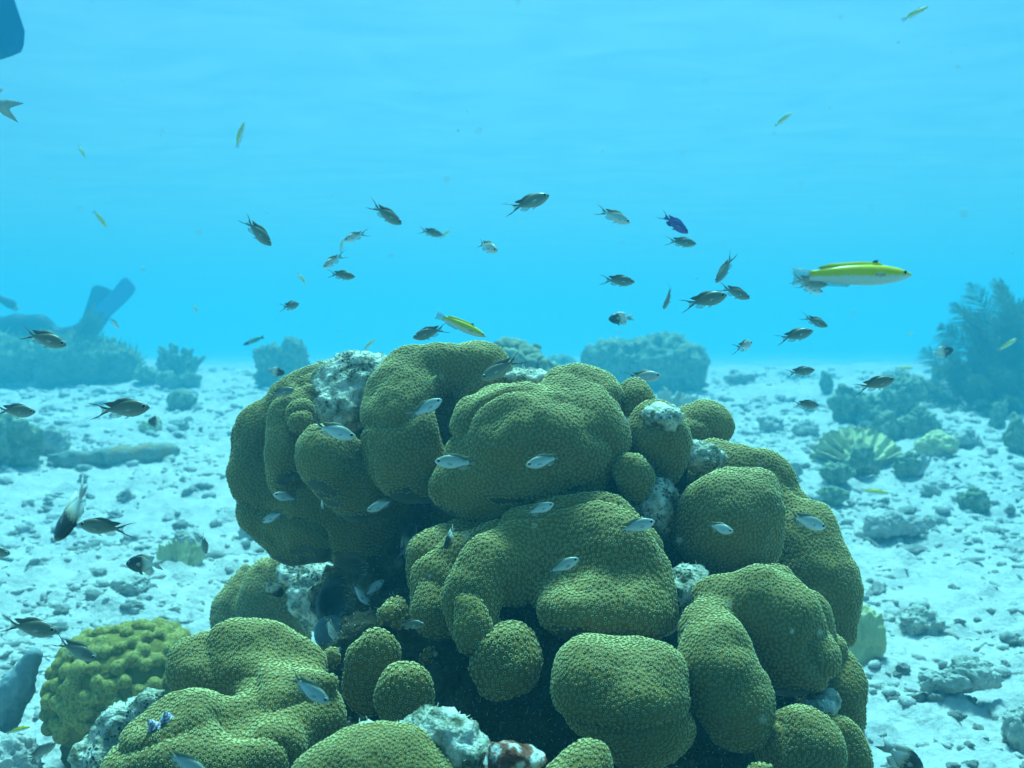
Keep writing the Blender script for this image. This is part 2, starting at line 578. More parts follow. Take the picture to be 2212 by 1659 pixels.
def hairs(p, n, ln, rng=RNG, w=.0011):
    """short algae threads standing on a surface"""
    m = len(p)
    d = n + rng.normal(0, .45, (m, 3)); d /= np.linalg.norm(d, axis=1, keepdims=True)
    T, B = frames(d)
    L = ln * (.35 + rng.random(m) ** 2 * 1.1)[:, None]
    bend = rng.normal(0, .35, (m, 3))
    mid = p + d * L * .55
    tip = p + d * L + bend * L * .5
    V = np.stack([p - T * w - n * .002, p + T * w * .5 + B * w * .9 - n * .002, p + T * w * .5 - B * w * .9 - n * .002,
                  mid - T * w * .7, mid + T * w * .4 + B * w * .6, mid + T * w * .4 - B * w * .6, tip], 1)
    f = np.array([[0, 1, 4, 3], [1, 2, 5, 4], [2, 0, 3, 5]])
    t = np.array([[3, 4, 6], [4, 5, 6], [5, 3, 6]])
    o = (np.arange(m) * 7)[:, None, None]
    return V.reshape(-1, 3), (f[None] + o).reshape(-1, 4), (t[None] + o).reshape(-1, 3)

def dead(root, spec, k=.03, seed=0, name='dead_patch', fuzz=.007, dens=.010, fine=.006, mat='dead', up=-.1, h=.0065, wob=.008):
    v, q, N = grow(spec, k, h, wob, 14, fine, 48, seed)
    base = np.array(root.location)
    SURF.append((v, q))
    mats = [M[mat], M['fuzz']]
    if fuzz:
        p, n = scatter(v, q, N, dens, lambda p, n: (n[:, 2] > up) & ((n * to_cam(p)).sum(1) > -.35) & (noise3(p * 22, 8) > -.25), 2.0)
        HV, HQ, HT = hairs(p, n, fuzz)
        V = np.concatenate([v, HV]) - base
        idx = np.concatenate([np.zeros(len(q)), np.ones(len(HQ) + len(HT))])
        me = mesh_np(name, V, [q, HQ + len(v), HT + len(v)], mats, None, True, idx)
    else:
        me = mesh_np(name, v - base, [q], mats[0])
    return obj(name, me, root)

# --- the tall upper head
A = empty('boulder_coral', P(1000, 1200, 2.4))
PITCHES[A.name] = 0.0060
tag(A, 'largest star coral head across the top of the reef, with white dead patches between lobes', 'coral')
lobe(A, [('e', 690, 865, 2.48, 92, 80, 100), ('e', 733, 852, 2.52, 92, 84, 100), ('e', 735, 1100, 2.47, 190, 112, 130), ('e', 800, 1060, 2.45, 150, 130, 120)] +
     chain((640, 850, 2.46, 52), (572, 930, 2.47, 54), (556, 1020, 2.46, 56), (566, 1090, 2.46, 54), (640, 1140, 2.45, 70)), k=.035, seed=1, down=-.55)
lobe(A, chain((665, 850, 2.38, 36), (622, 900, 2.35, 46), (612, 970, 2.33, 50), (625, 1040, 2.37, 36)), seed=14)
lobe(A, [('e', 652, 905, 2.29, 42, 46, 45)], seed=2)
lobe(A, [('e', 712, 1005, 2.2, 64, 82, 72), ('e', 765, 1050, 2.25, 76, 74, 70)], seed=3)
lobe(A, chain((868, 838, 2.25, 56), (893, 800, 2.29, 60), (955, 790, 2.32, 62), (1030, 797, 2.33, 62), (1062, 835, 2.33, 46)) +
     [('e', 965, 870, 2.42, 130, 110, 86), ('e', 862, 940, 2.2, 92, 112, 92), ('e', 858, 880, 2.23, 66, 70, 70),
      ('e', 880, 1010, 2.22, 95, 80, 80), ('-', 968, 915, 2.24, 52, 50, 66)], k=.045, seed=4)
lobe(A, [('e', 1158, 945, 2.12, 208, 138, 150), ('e', 1130, 1040, 2.12, 188, 92, 128), ('e', 1085, 868, 2.2, 72, 58, 80),
         ('e', 1225, 868, 2.2, 122, 66, 110), ('e', 985, 1040, 2.1, 60, 78, 60), ('-', 1068, 900, 1.985, 34, 20, 24),
         ('-', 1230, 868, 2.015, 40, 16, 20), ('-', 1138, 795, 2.2, 22, 22, 60)], k=.04, seed=5)
lobe(A, chain((1022, 862, 2.28, 34), (1050, 838, 2.3, 30), (1085, 830, 2.32, 25)), seed=6)
lobe(A, [('e', 1370, 878, 2.2, 32, 50, 42)], seed=7)
lobe(A, [('e', 1412, 935, 2.12, 54, 60, 55), ('e', 1440, 990, 2.16, 30, 60, 45)], seed=8)
lobe(A, [('e', 1490, 932, 2.42, 84, 62, 80)], seed=9)
lobe(A, [('e', 1357, 1018, 2.05, 31, 30, 30), ('e', 1372, 1050, 2.08, 40, 48, 40)], seed=10)
lobe(A, [('e', 1440, 1110, 2.1, 36, 50, 45)], seed=11)
lobe(A, [('e', 1575, 1105, 2.05, 110, 94, 104), ('e', 1560, 1150, 2.1, 108, 92, 100), ('e', 1640, 1085, 2.08, 60, 66, 70), ('e', 1600, 1170, 2.08, 90, 70, 90)], k=.03, seed=12)
lobe(A, chain((1565, 1022, 2.3, 70), (1630, 1062, 2.27, 76), (1712, 1160, 2.2, 80), (1757, 1260, 2.16, 82), (1772, 1330, 2.13, 62), (1800, 1370, 2.1, 28)), seed=13, k=.05)
dead(A, [('e', 762, 845, 2.40, 88, 84, 46), ('e', 728, 890, 2.37, 60, 52, 50), ('e', 815, 815, 2.42, 60, 46, 60)], seed=21)
dead(A, [('e', 1150, 818, 2.3, 62, 22, 45)], seed=22)
dead(A, [('e', 1428, 902, 2.10, 46, 30, 54)], seed=23)
dead(A, [('e', 1500, 986, 2.2, 72, 34, 48)], seed=24)
dead(A, [('e', 1412, 1085, 2.09, 50, 58, 52), ('e', 1395, 1140, 2.12, 36, 48, 44)], seed=25)
dead(A, chain((1360, 920, 2.22, 16), (1380, 965, 2.2, 20), (1330, 1010, 2.14, 18)), seed=26)

# --- the folded middle head
B = empty('boulder_coral', P(1180, 1420, 2.05))
PITCHES[B.name] = 0.0066
tag(B, 'middle star coral head with a hanging leg and dark hollow, below the largest head', 'coral')
lobe(B, [('e', 1290, 1312, 1.88, 146, 80, 96), ('e', 1385, 1330, 1.93, 62, 62, 70), ('-', 1112, 1335, 1.84, 32, 40, 60)] +
     chain((1110, 1170, 1.98, 52), (1055, 1225, 1.92, 60), (1022, 1300, 1.88, 57), (1040, 1368, 1.86, 56), (1104, 1394, 1.86, 34)) +
     chain((1215, 1160, 2.0, 72), (1290, 1160, 1.99, 76), (1345, 1205, 1.95, 88), (1372, 1270, 1.92, 72)) +
     chain((1140, 1165, 1.99, 56), (1132, 1230, 1.95, 50), (1120, 1285, 1.93, 38)) + chain((1215, 1180, 2.0, 70), (1240, 1240, 1.95, 60)), k=.032, seed=31, wob=.014)
lobe(B, chain((1075, 1160, 2.02, 40), (1000, 1205, 2.01, 40), (950, 1262, 1.98, 52), (948, 1310, 1.97, 54)) +
     chain((1060, 1150, 2.09, 34), (985, 1165, 2.09, 40), (930, 1205, 2.06, 46), (918, 1252, 2.06, 36)), k=.016, seed=32)
lobe(B, [('e', 1225, 1118, 2.05, 56, 30, 46), ('e', 1160, 1135, 2.05, 40, 26, 40)], seed=34)
dead(B, [('e', 1180, 1420, 1.98, 55, 60, 60)], seed=35, mat='rock', fuzz=.008)

# --- the lower right head
Cc = empty('boulder_coral', P(1700, 1640, 1.9))
PITCHES[Cc.name] = 0.0057
tag(Cc, 'lower right star coral head of arching folds beside the white sand', 'coral')
lobe(Cc, chain((1545, 1295, 1.9, 50), (1620, 1300, 1.88, 60), (1695, 1350, 1.86, 74), (1735, 1425, 1.85, 68)) + [('e', 1690, 1430, 1.9, 90, 82, 88)] +
     chain((1665, 1284, 1.95, 44), (1735, 1330, 1.94, 42), (1768, 1390, 1.94, 30)) +
     chain((1528, 1340, 1.84, 50), (1552, 1440, 1.76, 74), (1588, 1530, 1.74, 84), (1588, 1580, 1.74, 64)) + [('-', 1655, 1530, 1.78, 16, 60, 60)], k=.028, seed=41)
lobe(Cc, chain((1795, 1425, 1.96, 48), (1815, 1500, 1.95, 52), (1822, 1560, 1.94, 40)), seed=44)
lobe(Cc, [('e', 1742, 1625, 1.72, 84, 106, 90), ('e', 1700, 1610, 1.74, 50, 60, 60)], seed=45)
lobe(Cc, chain((1795, 1570, 1.79, 58), (1838, 1660, 1.78, 58)), seed=46)
lobe(Cc, [('e', 1640, 1690, 1.6, 66, 66, 60)], seed=47)
dead(Cc, [('e', 1492, 1268, 1.96, 56, 46, 50)] + chain((1470, 1300, 1.95, 34), (1435, 1345, 1.94, 22)), seed=48)
dead(Cc, chain((1755, 1535, 1.82, 26), (1800, 1510, 1.86, 22)), seed=49)

# --- the single oval boulder
Dd = empty('boulder_coral', P(1350, 1640, 1.8))
PITCHES[Dd.name] = 0.0058
tag(Dd, 'rounded oval star coral boulder with a notched top, low in the centre right', 'coral')
lobe(Dd, [('e', 1350, 1505, 1.72, 152, 116, 130), ('e', 1418, 1440, 1.75, 76, 58, 80), ('e', 1295, 1455, 1.73, 80, 66, 80),
          ('e', 1405, 1560, 1.74, 102, 86, 105)], k=.035, seed=51)

# --- the front left head
Ee = empty('boulder_coral', P(500, 1900, 1.85))
PITCHES[Ee.name] = 0.0058
tag(Ee, 'front left star coral head with a deep notch between two smooth folds', 'coral')
lobe(Ee, [('e', 545, 1450, 1.84, 160, 84, 116)] + chain((420, 1430, 1.83, 60), (500, 1405, 1.85, 58), (590, 1404, 1.85, 60), (660, 1440, 1.82, 54)) +
     chain((600, 1490, 1.75, 76), (690, 1492, 1.74, 56), (694, 1545, 1.72, 58)) +
     [('e', 430, 1620, 1.63, 170, 116, 136), ('e', 560, 1620, 1.65, 110, 92, 110), ('-', 508, 1545, 1.60, 26, 34, 62)] +
     chain((400, 1560, 1.66, 74), (310, 1700, 1.6, 62)) + chain((560, 1585, 1.67, 60), (615, 1530, 1.70, 48)), k=.045, seed=63)
lobe(Ee, [('e', 712, 1420, 1.92, 26, 24, 26)], seed=64)

# --- the two heads cut by the lower edge
Ff = empty('boulder_coral', P(820, 1750, 1.5))
PITCHES[Ff.name] = 0.0048
tag(Ff, 'star coral at the bottom edge with a thick white pitted rim behind it', 'coral')
lobe(Ff, [('e', 820, 1700, 1.45, 198, 102, 130)], seed=71)
dead(Ff, chain((770, 1605, 1.53, 32), (860, 1600, 1.53, 30), (945, 1580, 1.52, 40), (1000, 1610, 1.5, 34), (1015, 1680, 1.48, 26)), seed=72, fine=.009)
Gg = empty('boulder_coral', P(1220, 1750, 1.5))
PITCHES[Gg.name] = 0.0058
tag(Gg, 'small star coral at the bottom edge beside a red and white crust', 'coral')
lobe(Gg, [('e', 1215, 1705, 1.42, 118, 92, 100), ('e', 1275, 1650, 1.44, 52, 58, 60)], seed=81)
M['crust'] = noise_mat('red_crust', [(.40, (.12, .035, .02)), (.52, (.26, .10, .06)), (.60, (.66, .66, .58))], 40, 4, bump=.7, bscale=90)
dead(Gg, [('e', 1128, 1640, 1.47, 60, 20, 40), ('e', 1082, 1664, 1.47, 26, 34, 36)], seed=82, name='crust', mat='crust', fuzz=0)

# --- the small knobs in the crevice
def knob(spec, label, seed, **kw):
    pr = prim(spec[0])
    r = empty('small_star_coral', P(*((spec[0][1], spec[0][2] + 40, spec[0][3]))))
    tag(r, label, 'coral', 'small star coral knobs in the crevice')
    kw.setdefault('s', .0076)
    lobe(r, spec, seed=seed, **kw)
    return r
knob([('e', 1082, 1458, 1.82, 62, 62, 60)] + chain((1085, 1430, 1.83, 40), (1100, 1395, 1.86, 28)), 'round star coral knob hanging under the leg of the middle head', 91)
knob([('e', 850, 1328, 1.99, 44, 44, 46)], 'small pale star coral knob against the left flank of the middle head', 92)
knob([('e', 798, 1400, 1.86, 50, 48, 50), ('e', 838, 1422, 1.86, 30, 36, 36), ('e', 805, 1470, 1.89, 48, 60, 46)], 'two-humped star coral knob left of the blunt knob', 93)
knob([('e', 874, 1480, 1.78, 54, 44, 52), ('e', 876, 1515, 1.79, 54, 46, 50)], 'blunt flat-topped star coral knob above the white pitted rim', 94)
knob([('e', 925, 1412, 1.96, 26, 26, 26)], 'tiny brownish coral knob deep in the crevice', 95, s=.008)

# --- the dark rock that carries them
R0 = empty('reef_rock', (0.0, 2.2, 0.0))
tag(R0, 'dark overgrown reef rock between and beneath the star coral heads', 'rock')
dead(R0, [('e', 1150, 1480, 2.2, 430, 260, 260), ('e', 860, 1150, 2.5, 170, 120, 130), ('e', 850, 1330, 2.42, 110, 150, 120),
          ('e', 1450, 1210, 2.34, 250, 140, 190), ('e', 1100, 1680, 1.98, 560, 200, 260), ('e', 1180, 1090, 2.25, 240, 90, 120),
          ('e', 1640, 1560, 2.1, 210, 160, 180), ('e', 940, 1500, 2.05, 140, 140, 130), ('e', 740, 1290, 2.6, 60, 55, 60), ('e', 1380, 1010, 2.4, 110, 90, 110), ('e', 1520, 1060, 2.45, 110, 90, 110), ('e', 880, 900, 2.6, 170, 90, 100), ('e', 560, 1560, 1.98, 190, 120, 130), ('e', 800, 1450, 2.05, 110, 110, 100), ('e', 1000, 1800, 2.2, 700, 260, 300)],
     k=.06, seed=101, name='rock_mass', mat='rock', fuzz=.010, dens=.012, fine=.011, h=.010, wob=.02)
dead(R0, [('e', 1106, 3330, .8, 3600, 900, 1950)], k=.06, seed=103, name='bounce_block_ledge', mat='rock', fuzz=0, fine=.012, h=.022, wob=.03)  # unseen ledge added under the camera to block light bounced off the sand
# ------------------------------------------------------------------ resting things on reef and sea floor
from mathutils.bvhtree import BVHTree

def _bvh():
    V, F, o = [], [], 0
    for v, q in SURF:
        V.append(v); F.append(q + o); o += len(v)
    return BVHTree.FromPolygons(np.concatenate(V).tolist(), np.concatenate(F).tolist())
REEF = _bvh()

def reef_depth(px, py):
    """depth of the reef surface seen at a pixel, or None"""
    d = Vector(P(px, py, 1.0) - CAM)
    hit, nrm, i, dist = REEF.ray_cast(Vector(CAM), d)
    if hit is None:
        return None, None, None
    return float((np.array(hit) - CAM) @ FWD), np.array(hit), np.array(nrm)

def floor_hit(px, py):
    """depth at which the line of sight through a pixel meets the sea floor"""
    ds = 1.2 * (60 / 1.2) ** np.linspace(0, 1, 900)
    p = CAM + ds[:, None] * (FWD + (px - 1106) * K * RGT - (py - 829.5) * K * UPV)
    g = ground_z(p[:, 0], p[:, 1], False) + .012
    i = np.argmax(p[:, 2] < g)
    return float(ds[i]) if (p[:, 2] < g).any() else 30.0

# --- two small neighbours of the reef
H = empty('dome_coral', P(570, 1440, 3.2))
tag(H, 'dome shaped star coral with an upright groove, standing behind the front left head', 'coral')
lobe(H, [('e', 522, 1345, 3.26, 54, 126, 80)], seed=111, s=.008)
lobe(H, [('e', 590, 1330, 3.2, 82, 124, 95)], seed=112, s=.008)
dead(H, [('e', 690, 1290, 3.0, 62, 70, 60), ('e', 655, 1240, 3.05, 52, 34, 50), ('e', 600, 1470, 3.2, 120, 90, 100)], seed=113, fine=.010)

S = empty('cup_sponge', P(735, 1350, 2.5))
tag(S, 'dark hollow cup sponge with a pale rim, in shade under the largest coral head', 'sponge')
v, q, N = grow([('e', 738, 1308, 2.44, 58, 62, 50), ('-', 730, 1300, 2.38, 47, 50, 62)], .012, .0045, .004, 12, .001, 60, 5)
obj('cup', mesh_np('cup', v - np.array(S.location), [q], noise_mat('cup_sponge', [(.3, (.04, .035, .03)), (.7, (.16, .20, .22))], 9, 4, bump=.4)), S)

PS = empty('plate_sponge', P(830, 1330, 2.45))
tag(PS, 'thin blue grey plate sponge in the shade, left of the middle coral head', 'sponge')
M['bluegrey'] = noise_mat('bluegrey_sponge', [(.3, (.12, .17, .18)), (.7, (.28, .36, .38))], 14, 4, bump=.4)
for i, (a, b, c, r1, r2, rt) in enumerate(((850, 1268, 2.44, 62, 34, 20), (790, 1318, 2.40, 66, 26, 28), (720, 1368, 2.36, 40, 40, 50))):
    v, q, N = grow([('e', a, b, c, r1, r2, 12, rt)], .01, .004, .006, 11, .001, 50, i)
    obj('plate', mesh_np('plate', v - np.array(PS.location), [q], M['bluegrey']), PS)

# --- the yellow knobbly coral on the sand
I = empty('knobby_coral', P(265, 1640, 2.95))
tag(I, 'yellow coral dome covered in rounded knobs, standing on the sand at lower left', 'coral')
ib = [('e', 262, 1478, 2.95, 142, 116, 130), ('e', 330, 1430, 3.0, 82, 72, 90), ('e', 200, 1540, 2.9, 88, 72, 80)]
v, q, N = grow(ib, .05, .008, .006, 8, 0, 0, 3)
kp, kn = scatter(v, q, N, .034, lambda p, n: (n[:, 2] > -.30) & ((n * to_cam(p)).sum(1) > -.4), 5)
cc = kp - CAM
prs = []
for i in range(len(kp)):
    c = np.array([cc[i] @ RGT, cc[i] @ UPV, cc[i] @ FWD])
    r = random.uniform(.0185, .0245)
    prs.append(('e', c, np.array([r, r, r]), 0))
    j = np.argsort(((kp - kp[i]) ** 2).sum(1))[1]
    if random.random() < .05:
        e = np.array([cc[j] @ RGT, cc[j] @ UPV, cc[j] @ FWD])
        prs.append(('c', c, e, r * .9, r * .9))
hh, kk = .0045, .014
lo, hi = bounds(prs)
n_ = np.ceil((hi - lo + 6 * hh) / hh).astype(int)
lo = lo - 3 * hh
ax = [(lo[i] + hh * np.arange(n_[i] + 1)).astype(np.float32) for i in range(3)]
core = [prim(t) for t in ib]
Vf = field(prs, ax[0][:, None, None], ax[1][None, :, None], ax[2][None, None, :], kk)
kv, kq = surface_nets(Vf, lo, hh)
kv = cam2world(kv)
obj('knobs', mesh_np('knobs', kv - np.array(I.location), [kq], M['yellow']), I)
obj('base', mesh_np('base', v - np.array(I.location), [q], M['yellow_base']), I)
v, q, N = grow([('e', 235, 1600, 2.95, 96, 84, 90)], .03, .009, .012, 9, .006, 40, 8)
obj('stalk', mesh_np('stalk', v - np.array(I.location), [q], M['yellow_base']), I)

J = empty('dead_coral_rock', P(260, 1650, 1.8))
tag(J, 'white pitted dead coral rock between the yellow knobbly coral and front left head', 'rock')
dead(J, chain((205, 1640, 1.9, 44), (262, 1570, 1.9, 38), (325, 1515, 1.9, 28)) + [('e', 250, 1690, 1.86, 76, 80, 60), ('e', 280, 1900, 2.0, 130, 160, 110)], seed=121, fine=.010, name='rock_body', fuzz=0)

Z = empty('finger_sponge', P(0, 1610, 2.9))
tag(Z, 'blurred grey finger sponge leaning up from the sand by the left edge', 'sponge')
v, q, N = grow(chain((-25, 1620, 2.9, 38), (35, 1490, 2.9, 31), (72, 1418, 2.9, 20)), .03, .006, .004, 12, .003, 60, 4)
obj('branch', mesh_np('branch', v - np.array(Z.location), [q], M['bluegrey']), Z)

# --- spiral tube worms on the front left coral
def tube_worm(px, py, r, label, tilt):
    d, p, n = reef_depth(px, py)
    w = empty('tube_worm', p)
    tag(w, label, 'worm', 'spiral worms on the front left coral')
    ax_ = n * .6 + np.array([tilt, -.5, .75]); ax_ /= np.linalg.norm(ax_)
    T, B = frames(ax_[None]); T, B = T[0], B[0]
    turns, m = 4.0, 110
    t = np.linspace(0, 1, m)
    R = r * (1 - .82 * t); a = t * turns * 2 * math.pi
    Z_ = r * 1.7 * t + .002
    c = ax_[None] * Z_[:, None] + (T[None] * np.cos(a)[:, None] + B[None] * np.sin(a)[:, None]) * (R * .45)[:, None]
    o = ax_[None] * (Z_ - r * .10)[:, None] + (T[None] * np.cos(a)[:, None] + B[None] * np.sin(a)[:, None]) * (R * (1 + .07 * (np.arange(m) % 2)))[:, None]
    up = ax_[None] * (r * .07)
    V = np.concatenate([c - up * .3, o - up * .5, o + up * .5, c + up])
    i = np.arange(m - 1)
    Q = np.concatenate([np.stack([i + g * m, i + 1 + g * m, i + 1 + ((g + 1) % 4) * m, i + ((g + 1) % 4) * m], 1) for g in range(4)])
    obj('crown', mesh_np('crown', V, [Q], M['worm']), w)
    k = 10
    ang = np.arange(k) * 2 * math.pi / k
    rings = []
    for zz, rr in ((-.004, .34), (.006, .36), (r * 1.9, .12)):
        rings.append(ax_[None] * zz + (T[None] * np.cos(ang)[:, None] + B[None] * np.sin(ang)[:, None]) * r * rr)
    V = np.concatenate(rings); i = np.arange(k); jn = (i + 1) % k
    Q = np.concatenate([np.stack([i + g * k, jn + g * k, jn + (g + 1) * k, i + (g + 1) * k], 1) for g in range(2)])
    obj('tube', mesh_np('tube', V, [Q], M['fuzz']), w)
m_, n_m, l_m, b_m = new_mat('spiral_worm', .6)
tc = n_m.new('ShaderNodeTexCoord'); wv = n_m.new('ShaderNodeTexNoise'); wv.inputs['Scale'].default_value = 260
l_m.new(tc.outputs['Object'], wv.inputs['Vector'])
r_ = ramp(n_m, [(.42, (.16, .10, .25)), (.56, (.72, .70, .72))]); l_m.new(wv.outputs[0], r_.inputs[0]); l_m.new(r_.outputs[0], b_m.inputs['Base Color'])
M['worm'] = m_
tube_worm(362, 1556, .0105, 'upright purple and white spiral tube worm, the clearer right one of two', .15)
tube_worm(335, 1574, .0110, 'pale spiral tube worm leaning away, left one of the two on the coral', -.5)

# ------------------------------------------------------------------ rocks and rubble on the sand
def ico(sub):
    bm = bmesh.new()
    bmesh.ops.create_icosphere(bm, subdivisions=sub, radius=1)
    v = np.array([x.co[:] for x in bm.verts]); f = np.array([[q.index for q in t.verts] for t in bm.faces])
    bm.free()
    return v, f
ICO4, ICO3, ICO2 = ico(5), ico(4), ico(2)

def rock_shape(base, sx, sy, sz, seed, amp=.3, f=1.6, fine=.08, ff=6):
    v = base[0].copy()
    s = np.array([seed * 3.7, seed * 1.3, seed * .7])
    n = fbm3(v * f + s, 3, 0, .55)
    n2 = fbm3(v * ff + s, 3, 3, .6)
    v = v * (1 + amp * n + fine * n2)[:, None]
    return v * np.array([sx, sy, sz])

def stick_shape(L, r, seed, nseg=22, nr=10, knob=.25):
    t = np.linspace(0, 1, nseg); a = np.arange(nr) * 2 * math.pi / nr
    bend = .18 * np.sin(t * 2.6 + seed) * L
    rad = r * (1 + knob * noise3(np.stack([t * 7 + seed * 3.1, t * 0, t * 0], 1))) * np.clip(np.minimum(t, 1 - t) * 9, .12, 1) ** .5
    V = np.stack([((t - .5) * L)[:, None] + 0 * a[None], bend[:, None] + rad[:, None] * np.cos(a)[None], rad[:, None] * np.sin(a)[None]], 2).reshape(-1, 3)
    V = V * (1 + .0)
    V = V + (fbm3(V / r * .9 + seed, 3)[:, None] * .22 * r)
    i = np.arange(nr); j = (i + 1) % nr
    Q = np.concatenate([np.stack([i + g * nr, j + g * nr, j + (g + 1) * nr, i + (g + 1) * nr], 1) for g in range(nseg - 1)])
    e = np.array([list(range(nr))[::-1], list(range((nseg - 1) * nr, nseg * nr))])
    T = np.concatenate([np.stack([np.full(nr - 2, c[0]), c[1:-1], c[2:]], 1) for c in e])
    return V, Q, T

def seabed_rock(px, py, w, h, label, name='reef_boulder', cat='rock', mat='rubble_dark', seed=1, amp=.32, group=None, sub=None, depth=None, rd=.8, fine=.09, pieces=None):
    """a rock whose foot is seen at (px, py) and which looks w wide and h tall in the view"""
    d = depth or floor_hit(px, py)
    s = K * d
    base = P(px, py, d)
    base[2] = ground_z(base[0], base[1])[0]
    o = empty(name, base)
    tag(o, label, cat, group)
    for i, (ox, oz, ww, hh_) in enumerate(pieces or [(0, 0, w, h)]):
        v = rock_shape(ICO4 if ww * s > .09 else ICO3, ww * s / 2, ww * s / 2 * rd, hh_ * s * .58, seed + i * 5, amp, 1.5, fine)
        v = v + np.array([ox * s, (i % 3 - 1) * .12 * ww * s, oz * s + hh_ * s * .42])
        obj('lump' if pieces else 'body', mesh_np(name, v, [ICO4[1] if ww * s > .09 else ICO3[1]], M[mat]), o)
    return o

seabed_rock(1385, 845, 262, 118, 'large rounded overgrown boulder coral standing behind the reef on the right', 'round_coral_boulder', 'coral', 'boulder', 3, .16, fine=.12,
            pieces=[(-62, 0, 140, 112), (42, 0, 185, 122), (2, 44, 120, 70), (88, 2, 92, 84)])
seabed_rock(605, 840, 110, 90, 'pair of rounded coral heads on a stub, far left behind the largest head', 'twin_coral_head', 'coral', 'boulder', 9, .2, fine=.16,
            pieces=[(-20, 36, 58, 56), (30, 38, 66, 70), (0, 0, 110, 46)])
seabed_rock(1845, 915, 84, 82, 'leftmost dark lumpy rock of the pile beside the pale fan coral', seed=11, mat='boulder', pieces=[(-12, 0, 76, 78), (22, 0, 52, 50)])
seabed_rock(1880, 918, 66, 56, 'round dark rock in front of the rock pile, above the pale fan coral', seed=13, mat='boulder')
seabed_rock(1945, 905, 90, 92, 'tallest dark rock of the pile on the right', seed=17, mat='boulder', pieces=[(0, 0, 70, 60), (14, 30, 62, 56), (-26, 14, 50, 46)])
seabed_rock(1925, 950, 86, 62, 'knobbly dark rock at the front of the rock pile, right of the fan coral', seed=19, mat='boulder', pieces=[(-16, 0, 58, 56), (24, 0, 52, 44)])
seabed_rock(1985, 945, 76, 80, 'dark rock at the right end of the rock pile', seed=23, mat='boulder', pieces=[(0, 0, 66, 70), (24, 0, 48, 44)])
seabed_rock(2021, 985, 84, 52, 'low greenish dome coral on the sand below the rock pile', 'dome_coral', 'coral', 'fire', 27, .18)
seabed_rock(1862, 1032, 70, 60, 'dark rock leaning at the foot of the pale fan coral', seed=29, mat='boulder', pieces=[(-8, 6, 56, 52), (18, -2, 44, 34)])
seabed_rock(1805, 1052, 62, 44, 'greenish brown lumpy rock left of the leaning rock', seed=31, mat='boulder')
seabed_rock(1955, 1030, 62, 52, 'dark rock beside the curved white branch', seed=37, mat='boulder', pieces=[(0, 0, 56, 44), (8, 14, 30, 34)])
seabed_rock(1710, 1040, 40, 30, 'small dark rock on the sand nearest the right coral flank', seed=41)
seabed_rock(1665, 935, 56, 40, 'shaded rubble rock above the right flank of the reef', seed=43)
seabed_rock(1740, 945, 52, 36, 'pale brown rock between the reef and the fan coral', seed=47)
seabed_rock(2155, 925, 34, 60, 'thin upright dark stump on the sand near the right edge', 'stump', 'rock', 'boulder', 53, .4)
seabed_rock(2196, 985, 60, 66, 'dark rock cut by the right edge of the photo', seed=59, mat='boulder')
seabed_rock(2080, 970, 66, 42, 'grey rock on the sand below the large sea plume', seed=61)
seabed_rock(1795, 1090, 60, 36, 'flat mossy rock near the reef, left of the pale fish on the sand', seed=67, mat='boulder')
seabed_rock(2010, 1075, 40, 28, 'small round rock on a bare patch of white sand', seed=71)
seabed_rock(1930, 1175, 130, 46, 'broad low rubble mound on the sand at mid right', seed=73, mat='rubble', pieces=[(-36, 0, 60, 40), (6, 0, 70, 48), (42, 0, 54, 34)])
seabed_rock(2010, 1150, 50, 40, 'rounded dark stone behind the broad rubble mound', seed=79)
seabed_rock(2100, 1110, 60, 44, 'mossy brown stone on the right hand sand', seed=83, mat='boulder')
seabed_rock(1985, 1360, 90, 50, 'dark topped oval stone low on the right hand sand', seed=89)
seabed_rock(2070, 1530, 170, 60, 'long grey rubble block near the lower right corner', seed=97, rd=.6, pieces=[(-40, 0, 90, 46), (20, 4, 96, 56), (66, 0, 60, 40)])
seabed_rock(2195, 1610, 80, 90, 'rounded dark stone cut by the lower right edge', seed=101)
seabed_rock(1870, 1440, 70, 110, 'greenish clump against the lower right coral head', 'algae_clump', 'algae', 'fire', 103, .3)
seabed_rock(395, 885, 62, 40, 'pale rounded coral mound on the far left sand', 'round_coral_mound', 'coral', 'boulder', 107, .14)
seabed_rock(318, 828, 48, 32, 'leftmost of three far rocks at the foot of the branching bush', seed=109, mat='boulder')
seabed_rock(364, 838, 46, 34, 'middle one of three far rocks at the foot of the branching bush', seed=113, mat='boulder')
seabed_rock(412, 838, 46, 28, 'rightmost of three far rocks at the foot of the branching bush', seed=127, mat='boulder')
seabed_rock(270, 880, 44, 24, 'small dark stone on the pale sand, far left', seed=131)
seabed_rock(115, 985, 70, 56, 'grey lumpy rock left of the long encrusted log', seed=137)
seabed_rock(30, 1010, 110, 110, 'dark mossy clump at the left edge of the sand', 'algae_clump', 'algae', 'boulder', 139, .35)
seabed_rock(290, 1290, 80, 36, 'low grey stone on the sand behind the yellow knobbly coral', seed=149)
seabed_rock(405, 1200, 56, 40, 'grey stone beside the pale ribbed coral', seed=151)
seabed_rock(555, 1165, 70, 48, 'rubble lump just left of the overhanging coral head', seed=157, mat='rubble')
seabed_rock(585, 945, 60, 40, 'shaded stone beside the left flank of the reef', seed=163)
seabed_rock(30, 1640, 130, 120, 'round dead brain coral stone in the lower left corner', 'dead_coral_stone', 'rock', 'rubble', 167, .12, fine=.14, depth=2.8)
seabed_rock(330, 935, 50, 30, 'tiny yellowish mound behind the black and white fish', 'round_coral_mound', 'coral', 'fire', 171, .2)

